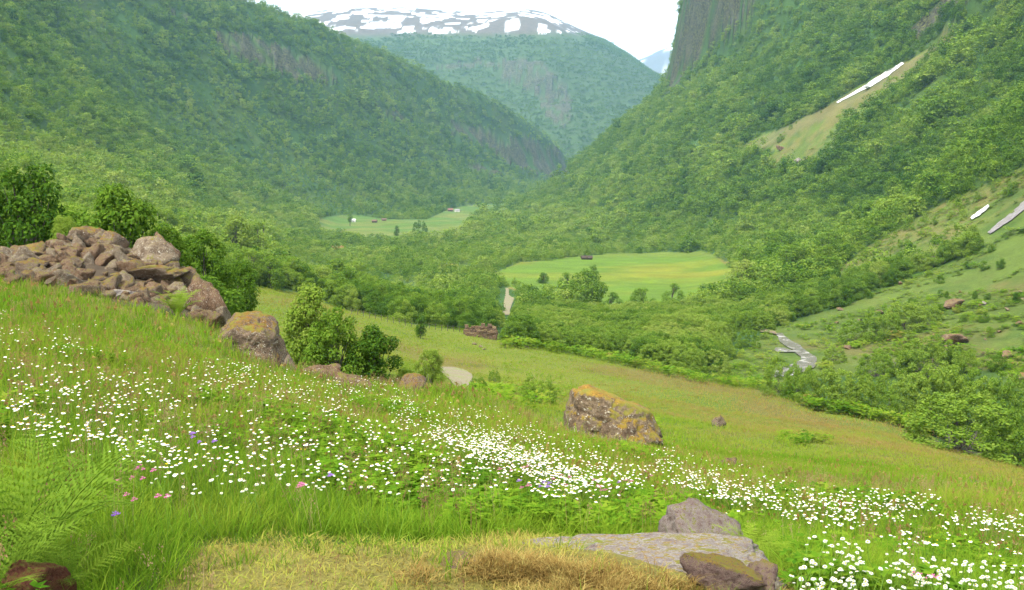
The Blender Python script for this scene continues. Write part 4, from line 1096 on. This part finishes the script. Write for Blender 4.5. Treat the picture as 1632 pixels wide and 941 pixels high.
instancer('grass', np.stack([x[m], y[m], z[m]], 1), rot_z(n, .1), rng.uniform(.7, 1.15, n), rng.integers(0, 4, n), rng.random(n), pn, 'thin reddish seed heads of grass standing over the meadow', 'grass')
# low tussocks and bracken on the grazed slope and the slide
px = rng.uniform(1120, 1660, 18000); py = rng.uniform(100, 640, 18000); k = inpoly(px, py, P_PAST) | inpoly(px, py, P_SLIDE) | inpoly(px, py, P_BAND); px = px[k]; py = py[k]
P = at(px, py, 0, 90, 900); r = np.hypot(P[:, 0], P[:, 1]); k = (fbm(P[:, 0] / 14, P[:, 1] / 14, 651, 3) > -.2) & (r < 850) & ~inpoly(px, py, [(1228,524),(1250,524),(1310,566),(1310,590),(1290,612),(1225,618),(1225,590),(1256,575),(1228,566),(1228,552),(1244,550)]); P = P[k]; r = r[k]; n = len(P)
sc = rng.lognormal(1.0, .5, n) * (1 + r / 500)
instancer('tussocks', P, rot_z(n, .1), np.stack([sc, sc, sc * .7], 1), rng.integers(0, 4, n), np.clip(rng.normal(.42, .13, n) + .25 * fbm(P[:, 0] / 30, P[:, 1] / 30, 661, 2), 0, 1), hb, 'tussocks and bracken on the open slopes of the right mountainside', 'tussocks')

# ------------------------------------------------------------------ ferns
def frond_mesh(seed, L=1.0, n=22, wid=.2):
    g = np.random.default_rng(seed); mb = MB()
    pts = []
    for k in range(n + 1):
        t = k / n; pts.append(np.array([L * (t * .55 + .12 * t * t), 0, L * (t * .95 - .48 * t ** 2.2)]))
    mb.tube(pts[::3] + [pts[-1]], list(np.linspace(.007, .0015, len(pts[::3]) + 1)), 4, 0)
    for k in range(2, n):
        t = k / n; w = wid * L * (math.sin(math.pi * (t * .9 + .08)) ** .8) * g.uniform(.7, 1.15)
        d = pts[k + 1] - pts[k - 1]; d /= np.linalg.norm(d)
        for s in (-1, 1):
            o = np.array([0, s, 0]) * .95 + d * g.uniform(.3, .7) + np.array([0, 0, g.normal() * .12]); o /= np.linalg.norm(o); dn = np.array([0, 0, -.16])
            m = 7
            for q in range(m):
                u = (q + .3) / m; c = pts[k] + o * w * u + dn * w * u * u; ll = w * .13 * (1.05 - u) * g.uniform(.7, 1.2)
                for s2 in (-1, 1):
                    e = d * s2 * .9 + o * .5
                    a, b2, cc = c, c + e * ll + o * ll * .25, c + o * w * .13
                    mb.add([a, b2, cc], [(0, 1, 2)], 0)
    return mb.mesh('frond', [M_FERN])
FR = [frond_mesh(970 + i, wid=.17 + .02 * i) for i in range(4)]
def fern(label, px, py, r, size, nf=11, tint=.5, lean=0):
    x, y, z = on_col(px, r)
    e = link('fern', None, loc=(x, y, z)); tag(e, label, 'fern')
    for k in range(nf):
        f = link('frond', FR[k % 4], e); f['tint'] = float(np.clip(random.gauss(tint, .1), 0, 1))
        f.rotation_euler = (random.gauss(0, .12), random.uniform(-.45, .12), 6.283 * k / nf + random.gauss(0, .2) + lean); s = size * random.uniform(.75, 1.1); f.scale = (s, s, s)
    return e
fern('tall yellow green fern at the left edge above the dark red rock', -5, 745, 3.5, .72, 16, .3)
fern('lower spreading fern in front of the tall one at the left edge', 60, 850, 3.25, .34, 12, .2)
fern('fern cut by the left edge of the view', -60, 800, 3.1, .48, 12, .3)
fern('light green fern growing beside the rock rib', 1215, 868, 4.75, .36, 13, .62)
fern('small fern on the right side of the light green fern', 1255, 885, 4.6, .26, 9, .5)
fern('bright green fern bush at the foot of the rock heap', 276, 522, 20.6, .85, 18, .6)

# ------------------------------------------------------------------ flowers
def daisy_heads(np_=15, R_=.0087, near=True):
    mb = MB(); g = random.Random(5)
    for k in range(np_):
        a = 2 * math.pi * k / np_ + g.uniform(-.06, .06); w = math.pi / np_ * 1.02; r0 = R_ * .3; L = R_ * g.uniform(.92, 1.05)
        P = lambda rr, aa, zz: (rr * math.cos(aa), rr * math.sin(aa), zz)
        mb.add([P(r0, a - w * .7, .001), P(r0, a + w * .7, .001), P(L * .75, a + w * .85, .003), P(L, a + w * .3, -.001), P(L, a - w * .3, -.001), P(L * .75, a - w * .85, .003)], [(0, 1, 2, 5), (5, 2, 3, 4)])
    return mb
def dome(R_, h, n=10, m=3):
    mb = MB(); v = []; f = []
    for j in range(m):
        t = j / m * math.pi / 2
        for k in range(n): a = 2 * math.pi * k / n; v.append((R_ * math.cos(t) * math.cos(a), R_ * math.cos(t) * math.sin(a), h * math.sin(t) + .0015))
    v.append((0, 0, h + .0015))
    for j in range(m - 1):
        for k in range(n): f.append((j * n + k, j * n + (k + 1) % n, (j + 1) * n + (k + 1) % n, (j + 1) * n + k))
    for k in range(n): f.append(((m - 1) * n + k, (m - 1) * n + (k + 1) % n, m * n))
    mb.add(v, f); return mb
PET = daisy_heads().mesh('petals', [M_PETAL]); DISC = dome(.004, .0022).mesh('disc', [M_YOLK])
_mb = MB(); _mb.tube([(0, 0, -1.0), (.03, .01, -.6), (.02, -.01, -.25), (0, 0, 0)], [.002, .0016, .0014, .0011], 4); STEM = _mb.mesh('stem', [M_STEM])
def daisy_far(R_=.025):
    mb = MB(); n = 9
    v = [(R_ * (1 if k % 2 else .9) * math.cos(2 * math.pi * k / n), R_ * (1 if k % 2 else .9) * math.sin(2 * math.pi * k / n), -.002) for k in range(n)] + [(0, 0, .002)]
    mb.add(v, [(k, (k + 1) % n, n) for k in range(n)], 0)
    v = [(R_ * .34 * math.cos(2 * math.pi * k / 6), R_ * .34 * math.sin(2 * math.pi * k / 6), .002) for k in range(6)] + [(0, 0, .006)]
    mb.add(v, [(k, (k + 1) % 6, 6) for k in range(6)], 1)
    mb.tube([(0, 0, -.24), (.008, .004, -.12), (0, 0, 0)], [.0017, .0014, .0012], 3, 2, False)
    return mb.mesh('daisy_far', [M_PETAL, M_YOLK, M_STEM])
DF = [proto_obj('far_daisy_%d' % i, daisy_far(.0084 + .0009 * i)) for i in range(3)]
DZ = [([(600,628),(700,632),(820,668),(900,700),(1050,745),(1215,795),(1180,805),(1050,775),(950,775),(850,750),(700,705),(640,670)], 900),
      ([(690,672),(780,690),(880,728),(950,768),(900,790),(800,735),(700,700)], 620),
      ([(0,640),(120,655),(250,680),(420,690),(440,735),(395,812),(300,806),(200,725),(0,690)], 270),
      ([(245,570),(400,578),(520,625),(620,672),(600,690),(450,640),(255,602)], 330),
      ([(0,495),(160,512),(170,565),(0,570)], 90), ([(0,570),(250,590),(260,640),(0,640)], 120),
      ([(420,680),(700,690),(800,780),(640,810),(450,770)], 200), ([(620,660),(980,780),(960,800),(700,740)], 220),
      ([(1030,728),(1200,770),(1330,785),(1490,788),(1490,812),(1330,832),(1200,802),(1070,768)], 640),
      ([(1230,872),(1350,868),(1500,890),(1640,908),(1640,950),(1290,950)], 260), ([(1500,812),(1640,826),(1640,848),(1520,838)], 120),
      ([(950,800),(1150,815),(1190,860),(960,835)], 34), ([(1230,800),(1640,840),(1640,900),(1300,868)], 90), ([(0,560),(1000,760),(900,800),(0,700)], 330), ([(470,585),(640,600),(640,640),(500,620)], 130), ([(1050,700),(1250,760),(1250,775),(1040,735)], 90)]
fx = []; fy = []
for poly, n in DZ:
    xs = [p[0] for p in poly]; ys = [p[1] for p in poly]; k = 0
    while k < n:
        cx_, cy_ = random.uniform(min(xs), max(xs)), random.uniform(min(ys), max(ys))
        if not inpoly(np.array([cx_]), np.array([cy_]), poly)[0]: continue
        for _ in range(random.choice([1, 1, 2, 3, 4])):
            fx.append(cx_ + random.gauss(0, 12)); fy.append(cy_ + random.gauss(0, 5)); k += 1
fx = np.array(fx); fy = np.array(fy); P = at(fx, fy, .235); r = np.hypot(P[:, 0], P[:, 1])
ok = (r < 60) & (r > 2.6)
gp = project(P[:, 0], P[:, 1], P[:, 2]); ok &= ~is_mown(P[:, 0], P[:, 1], gp[0], gp[1], r)
ok &= (np.hypot(P[:, 0, None] - RS[None, :, 0], P[:, 1, None] - RS[None, :, 1]) > RS[None, :, 2] * .75).all(1)
P = P[ok]; r = r[ok]; o_ = np.argsort(r); P = P[o_]; r = r[o_]; print('daisies', len(P))
GAP = len(P) if len(P) < 300 else 300
for k in range(GAP):
    x, y, z = P[k]; hh = random.uniform(.19, .27)
    e = link('daisy', None, loc=(x, y, z + hh), rot=(random.gauss(0, .24), random.gauss(0, .24), random.uniform(0, 6.28))); s = random.uniform(.7, 1.3); e.scale = (s, s, s)
    tag(e, 'white ox eye daisy with a yellow centre standing in the near grass', 'daisy', 'white daisies of the near meadow')
    link('petals', PET, e); link('disc', DISC, e); st = link('stem', STEM, e); st.scale = (1, 1, hh / s)
m = slice(GAP, None); n = len(P) - GAP
instancer('daisies', P[m] + np.stack([np.zeros(n), np.zeros(n), rng.uniform(.2, .27, n)], 1), rot_z(n, .17), rng.uniform(.7, 1.3, n) * (1 + .15 * sstep(10, 25, r[m])), rng.integers(0, 3, n), np.zeros(n), DF, 'drifts of white daisies across the hay meadow', 'daisies')
# violet, pink and yellow flowers
def bloom(kind):
    mb = MB()
    mats = {'violet': M_PURPLE, 'pink': M_PINK, 'yellow': M_YELLOW}[kind]; n = 5
    R_ = {'violet': .009, 'pink': .0065, 'yellow': .0065}[kind]
    g = random.Random(3)
    for q in range(4 if kind != 'yellow' else 1):
        cx_, cy_, cz = g.gauss(0, .01), g.gauss(0, .01), g.gauss(0, .013)
        for k in range(n):
            a = 2 * math.pi * k / n + q; w = .5
            P_ = lambda rr, aa, zz: (cx_ + rr * math.cos(aa), cy_ + rr * math.sin(aa), cz + zz)
            mb.add([(cx_, cy_, cz), P_(R_ * .7, a - w, .004), P_(R_, a, .007), P_(R_ * .7, a + w, .004)], [(0, 1, 2, 3)], 0)
    fl = mb.mesh('petals', [mats]); s = MB(); s.tube([(0, 0, -.24), (.008, .006, -.12), (0, 0, 0)], [.0016, .0014, .0012], 4); return fl, s.mesh('stem', [M_STEM])
BL = {k: bloom(k) for k in ('violet', 'pink', 'yellow')}
FL = [('violet', [(302,688),(300,692),(335,705),(312,708),(172,818),(865,770),(868,774),(850,778),(520,755),(815,765),(980,770),(885,772),(308,690)]),
      ('pink', [(220,745),(232,750),(215,762),(250,790),(185,765),(175,768),(195,790),(830,745),(800,748),(835,775),(955,775),(960,780),(940,770),(1035,758),(470,770),(480,775),(940,745),(1005,765),(1480,920),(1460,915),(880,760),(905,765)]),
      ('yellow', [(215,705),(230,706),(485,718),(485,719),(580,765),(265,740),(192,703),(680,748),(1500,860),(1490,856),(1510,863),(560,735)])]
for kind, lst in FL:
    for px, py in lst:
        for _ in range(2 if kind == 'pink' else 1):
            x, y, z = at1(px + random.gauss(0, 5), py + random.gauss(0, 3), .235, 2.5, 40); e = link('wild_flower', None, loc=(x, y, z + .235)); s = random.uniform(.9, 1.4); e.scale = (s, s, 1)
            tag(e, {'violet': 'violet wild flower cluster among the daisies', 'pink': 'pink wild flower on a thin stem among the grass', 'yellow': 'small yellow buttercup among the daisies'}[kind], 'wild flower', {'violet': 'violet wild flowers', 'pink': 'pink wild flowers', 'yellow': 'yellow buttercups'}[kind])
            link('petals', BL[kind][0], e); link('stem', BL[kind][1], e)

# ------------------------------------------------------------------ road, stream, snow
def ribbon(name, pts, mat, lift, label, cat, kind='structure', n=60, across=7, rmin=40, rmax=1200, dome_=0.0):
    """pts: (left column, right column, row) of the strip in the photo, laid on the ground"""
    pts = np.array(pts, float); t = np.linspace(0, 1, n); k = np.linspace(0, 1, len(pts))
    L = np.interp(t, k, pts[:, 0]); Rr = np.interp(t, k, pts[:, 1]); Y = np.interp(t, k, pts[:, 2]); u = np.linspace(0, 1, across)
    jig = fbm(np.arange(n) / 3.0, np.zeros(n), len(name), 2) * 1.2
    PX = L[:, None] * (1 - u) + Rr[:, None] * u + jig[:, None]; PY = np.repeat(Y[:, None], across, 1)
    if pts.shape[1] > 3: PY = PY + (np.interp(t, k, pts[:, 3])[:, None]) * u
    P = at(PX.ravel(), PY.ravel(), 0, rmin, rmax).reshape(n, across, 3)
    P[..., 2] += lift + dome_ * np.sin(np.pi * u)[None]
    idx = np.arange(n * across).reshape(n, across); q = np.stack([idx[:-1, :-1], idx[1:, :-1], idx[1:, 1:], idx[:-1, 1:]], -1).reshape(-1, 4)
    me = np_mesh(name, P.reshape(-1, 3), q, [mat], smooth=True)
    if me.polygons[len(me.polygons) // 2].normal.z < 0: me.flip_normals()
    return tag(link(name, me), label, cat, kind=kind)
t = NT('gravel'); g = t.n('ShaderNodeNewGeometry').outputs['Position']
M_GRAVEL = t.done(t.bsdf(t.mix(t.ramp(t.noise(.5, 6, .7, g), [(.45, 0.0), (.7, .75)]), t.ramp(t.noise(5, 6, .7, g), [(.35, (.15, .125, .085)), (.65, (.25, .215, .15))]), (.16, .2, .05)), .95, .1))
ribbon('gravel_road', [(699,722,586),(702,742,591),(707,753,598),(716,752,606),(725,750,616),(733,747,626),(738,744,640)], M_GRAVEL, .10, 'pale gravel road bending behind the brow of the slope', 'road', rmin=45, rmax=200)
ribbon('gravel_road', [(805,810,460),(806,811,466),(806,812,472),(804,819,476),(803,818,482),(803,814,490),(802,813,497),(801,812,503)], M_GRAVEL, .25, 'far straight piece of gravel road between the trees', 'road', rmin=200, rmax=600)
t = NT('stream_water'); g = t.n('ShaderNodeNewGeometry').outputs['Position']
nz = t.noise(.3, 5, .65, g, dist=.6)
M_WATER = t.done(t.bsdf(t.ramp(nz, [(.38, (.10, .085, .075)), (.55, (.17, .15, .135)), (.68, (.5, .49, .47))]), .25, .8, t.bump(nz, .25, .15)))
ribbon('stream', [(1236,1246,532),(1240,1252,538),(1242,1262,545),(1250,1276,552),(1262,1281,558),(1268,1290,564),(1276,1300,570),(1276,1302,576),(1262,1301,582),(1246,1298,588),(1236,1282,594),(1233,1256,602)], M_WATER, .22, 'shallow grey white stream bending through the pasture', 'stream', rmin=100, rmax=330, n=90)
ribbon('stream', [(1236,1250,556),(1234,1262,560),(1240,1270,563)], M_WATER, .24, 'side pool of the stream inside its bend', 'stream', rmin=100, rmax=330, n=20)
t = NT('old_snow'); g = t.n('ShaderNodeNewGeometry').outputs['Position']
M_SNOW = t.done(t.bsdf(t.ramp(t.noise(.35, 5, .7, g), [(.34, (.36, .32, .27)), (.52, (.78, .78, .79))]), .7, .2))
ribbon('snow_patch', [(1434,1440,102,1),(1420,1430,110,1),(1406,1417,119,2),(1391,1402,129,2),(1377,1386,138,2),(1362,1369,147,1),(1347,1351,156,1),(1332,1334,165,1)], M_SNOW, .8, 'long white tongue of old snow in the slide gully of the right mountainside', 'snow patch', None, 40, 7, 250, 1200, .8)
t = NT('white_water'); g = t.n('ShaderNodeNewGeometry').outputs['Position']
M_FALL = t.done(t.bsdf(t.ramp(t.noise(.8, 6, .8, g, dist=.8), [(.42, (.12, .095, .085)), (.58, (.22, .2, .19)), (.7, (.55, .56, .58))]), .4, .5))
ribbon('waterfall', [(1636,1646,318,4),(1622,1633,332,4),(1608,1618,344,4),(1595,1604,354,4),(1583,1590,364,3),(1573,1578,373,2)], M_FALL, .5, 'cascade of white water over dark rock at the right edge', 'waterfall', None, 50, 7, 120, 900)
ribbon('snow_patch', [(1572,1576,331,1),(1562,1569,338,2),(1552,1559,345,2),(1545,1549,352,1)], M_SNOW, .7, 'small white snow remnant left of the cascade', 'snow patch', None, 20, 5, 120, 900, .5)
M_SCREE = rock_mat('scree', (.24, .18, .15), (.12, .08, .07), (.2, .15, .06), .1, .4, .2)
ribbon('scree', [(1510,1530,392,6),(1494,1518,402,8),(1474,1506,412,9),(1462,1486,420,6)], M_SCREE, .4, 'narrow scree of reddish stones on the right slope', 'scree', 'structure', 30, 7, 120, 900, .2)
ribbon('stream_bank', [(1210,1236,526,4),(1212,1238,531,4)], M_SCREE, .3, 'reddish gravel bank where the stream appears', 'bank', 'structure', 8, 5, 100, 330, .2)

# ------------------------------------------------------------------ buildings
def paint(name, a, b=None): 
    t = NT(name); return t.done(t.bsdf(t.ramp(t.noise(1.3, 6, .7), [(.35, tuple(q * .75 for q in a)), (.65, b or a)]), .8, .2))
M_RED = paint('red_boards', (.42, .09, .055)); M_REDROOF = paint('tile_roof', (.48, .17, .11)); M_WHITE = paint('white_boards', (.78, .77, .74)); M_GREYROOF = paint('grey_roof', (.3, .29, .28)); M_BROWN = paint('brown_boards', (.07, .05, .035)); M_TURF = paint('rust_roof', (.17, .11, .075)); M_GLASS = paint('dark_pane', (.03, .035, .04)); M_STONE = M_ROCK_RED
def house(name, label, cat, px, py, w, dp, h, rh, yaw, wall, roof, rmin=600, rmax=2400, windows=3, chimney=True):
    x, y, z = at1(px, py, 0, rmin, rmax); e = link(name, None, loc=(x, y, z - .1), rot=(0, 0, yaw)); tag(e, label, cat)
    b = MB(); b.box(-w/2, w/2, -dp/2, dp/2, -1, h); b.add([(-w/2, -dp/2, h), (-w/2, dp/2, h), (-w/2, 0, h + rh), (w/2, -dp/2, h), (w/2, dp/2, h), (w/2, 0, h + rh)], [(0, 2, 1), (3, 4, 5)]); b.build('wall', wall, e)
    r = MB(); o = .35; s = rh / (dp / 2)
    for sg in (-1, 1):
        y1 = sg * (dp / 2 + o); z1 = h - o * s
        r.add([(-w/2-o, y1, z1+.02), (w/2+o, y1, z1+.02), (w/2+o, 0, h+rh+.02), (-w/2-o, 0, h+rh+.02), (-w/2-o, y1, z1+.22), (w/2+o, y1, z1+.22), (w/2+o, 0, h+rh+.22), (-w/2-o, 0, h+rh+.22)], [(0,1,2,3),(4,5,6,7),(0,1,5,4),(1,2,6,5),(0,3,7,4)])
    ro = r.build('roof', roof, e)
    if chimney: c = MB(); c.box(-.4, .4, -.4, .4, h + rh - .3, h + rh + 1.0); c.build('chimney', M_STONE, ro)
    for k in range(windows):
        cx_ = -w/2 + w * (k + .5) / windows
        if k == windows // 2: d = MB(); d.box(cx_ - .5, cx_ + .5, -dp/2 - .06, -dp/2 + .02, 0, 2.05); d.build('door', M_BROWN, e)
        else:
            f = MB(); f.box(cx_ - .6, cx_ + .6, -dp/2 - .08, -dp/2 + .02, 1, 2.2); fo = f.build('window', M_WHITE, e); g_ = MB(); g_.box(cx_ - .48, cx_ + .48, -dp/2 - .1, -dp/2 - .07, 1.1, 2.1); g_.build('pane', M_GLASS, fo)
    return e
house('farmhouse', 'red farmhouse with a tiled roof half hidden in the wood', 'house', 538, 404, 8.5, 6, 3.2, 2.4, .25, M_RED, M_REDROOF, 500, 1200)
house('shed', 'small white shed in the far pasture', 'shed', 563, 354, 6.0, 4.5, 2.4, 1.5, .1, M_WHITE, M_WHITE, 800, 1800, 1, False)
house('barn', 'brown barn with a rusty roof in the far pasture', 'barn', 597, 355, 6, 4, 2.2, 1.5, -.15, M_BROWN, M_TURF, 800, 1800, 1, False)
house('barn', 'low reddish barn right of the brown barn in the far pasture', 'barn', 612, 352, 6, 4, 1.8, 1.2, .2, paint('faded_red', (.2, .09, .06)), M_TURF, 800, 1800, 1, False)
house('farmhouse', 'red roofed farmhouse at the farthest pasture under the dark wood', 'house', 718, 337, 8, 5, 2.6, 2, .1, M_BROWN, paint('dull_red_roof', (.25, .12, .09)), 1100, 2400)
house('barn', 'pale barn beside the farthest farmhouse', 'barn', 729, 338, 8, 5, 2.6, 1.8, -.2, M_WHITE, M_GREYROOF, 1100, 2400, 1, False)
house('barn', 'weathered barn left of the farthest farmhouse', 'barn', 706, 336, 8, 5, 2.4, 1.8, .1, M_BROWN, M_GREYROOF, 1100, 2400, 1, False)
house('barn', 'dark old barn at the upper edge of the green field', 'barn', 935, 414, 7, 4, 1.4, 1.2, .1, M_BROWN, M_BROWN, 450, 900, 1, False)
# ruined stone barn by the road: four broken walls of piled stones
x, y, z = at1(766, 537, 0, 120, 300); e = link('stone_ruin', None, loc=(x, y, z), rot=(0, 0, .15)); tag(e, 'ruined reddish stone barn where the road enters the wood', 'ruin')
def ruin_wall(x0, y0, x1, y1, h0, h1):
    mb = MB(); L = math.hypot(x1 - x0, y1 - y0); nx = max(2, int(L / .55)); g_ = random.Random(int(L * 100))
    for k in range(nx):
        hh = (h0 + (h1 - h0) * k / nx) * g_.uniform(.75, 1.1); zz = -.3
        while zz < hh:
            s = g_.uniform(.3, .5); f = (k + .5) / nx; cx_, cy_ = x0 + (x1 - x0) * f + g_.gauss(0, .06), y0 + (y1 - y0) * f + g_.gauss(0, .06)
            v = [(cx_ + a * .34 * g_.uniform(.8, 1.1), cy_ + b_ * .32 * g_.uniform(.8, 1.1), zz + c_ * s) for a, b_, c_ in ((-1,-1,0),(1,-1,0),(1,1,0),(-1,1,0),(-1,-1,1.03),(1,-1,1),(1,1,.97),(-1,1,1))]
            mb.add(v, [(3,2,1,0),(4,5,6,7),(0,1,5,4),(1,2,6,5),(2,3,7,6),(3,0,4,7)]); zz += s
    mb.build('wall', M_ROCK_RED, e)
ruin_wall(-2.6, -1.6, 2.6, -1.6, 1.0, 1.5); ruin_wall(-2.6, 1.6, 2.6, 1.6, 1.6, 1.9); ruin_wall(-2.6, -1.0, -2.6, 1.0, 1.1, 1.5); ruin_wall(2.6, -1.0, 2.6, 1.0, 1.6, 1.2)
for k, (px, py, w_) in enumerate([(748, 532, 10), (790, 532, 9), (757, 548, 8), (766, 552, 7), (772, 556, 6), (800, 549, 8), (820, 552, 6), (840, 553, 7)]):
    put_rock('small pale stone fallen beside the ruined stone barn', px, py, w_, w_ * .5, None, M_ROCK_GREY, k, 'stones fallen beside the ruin', rmin=100)
# fence along the upper edge of the meadow
fp = [at1(px, np.interp(px, [560, 600, 650, 700, 740], [501, 510, 520, 527, 530]), 0, 110, 300) for px in np.linspace(560, 742, 20)]
e = link('fence', None, loc=fp[0]); tag(e, 'thin wooden post fence between the upper meadow and the wood', 'fence')
o0 = Vector(fp[0])
_mb = MB(); _mb.tube([(0, 0, -.3), (.01, 0, .6), (0, 0, 1.15)], [.06, .055, .045], 6); POST = _mb.mesh('post', [M_BARK])
for p in fp: link('post', POST, e, Vector(p) - o0, (random.gauss(0, .06), random.gauss(0, .06), 0))
for hgt in (.5, .95):
    mb = MB(); mb.tube([Vector(p) - o0 + Vector((0, 0, hgt)) for p in fp], [.012] * len(fp), 4); mb.build('wire', M_BARK, e)
# bleached dead branch under the shrubs
x, y, z = at1(1447, 676, 0, 60, 250); mb = MB(); mb.tube([(-1.2, .3, .9), (-.2, .05, .55), (.7, -.1, .3), (1.5, 0, .05)], [.03, .05, .07, .085], 6); mb.tube([(.2, 0, .45), (-.1, .3, .9), (-.2, .5, 1.3)], [.045, .03, .012], 5)
o = mb.build('dead_branch', [paint('bleached_wood', (.5, .47, .42))]); o.location = (x, y, z); tag(o, 'bleached dead branch at the foot of the row of shrubs', 'branch')
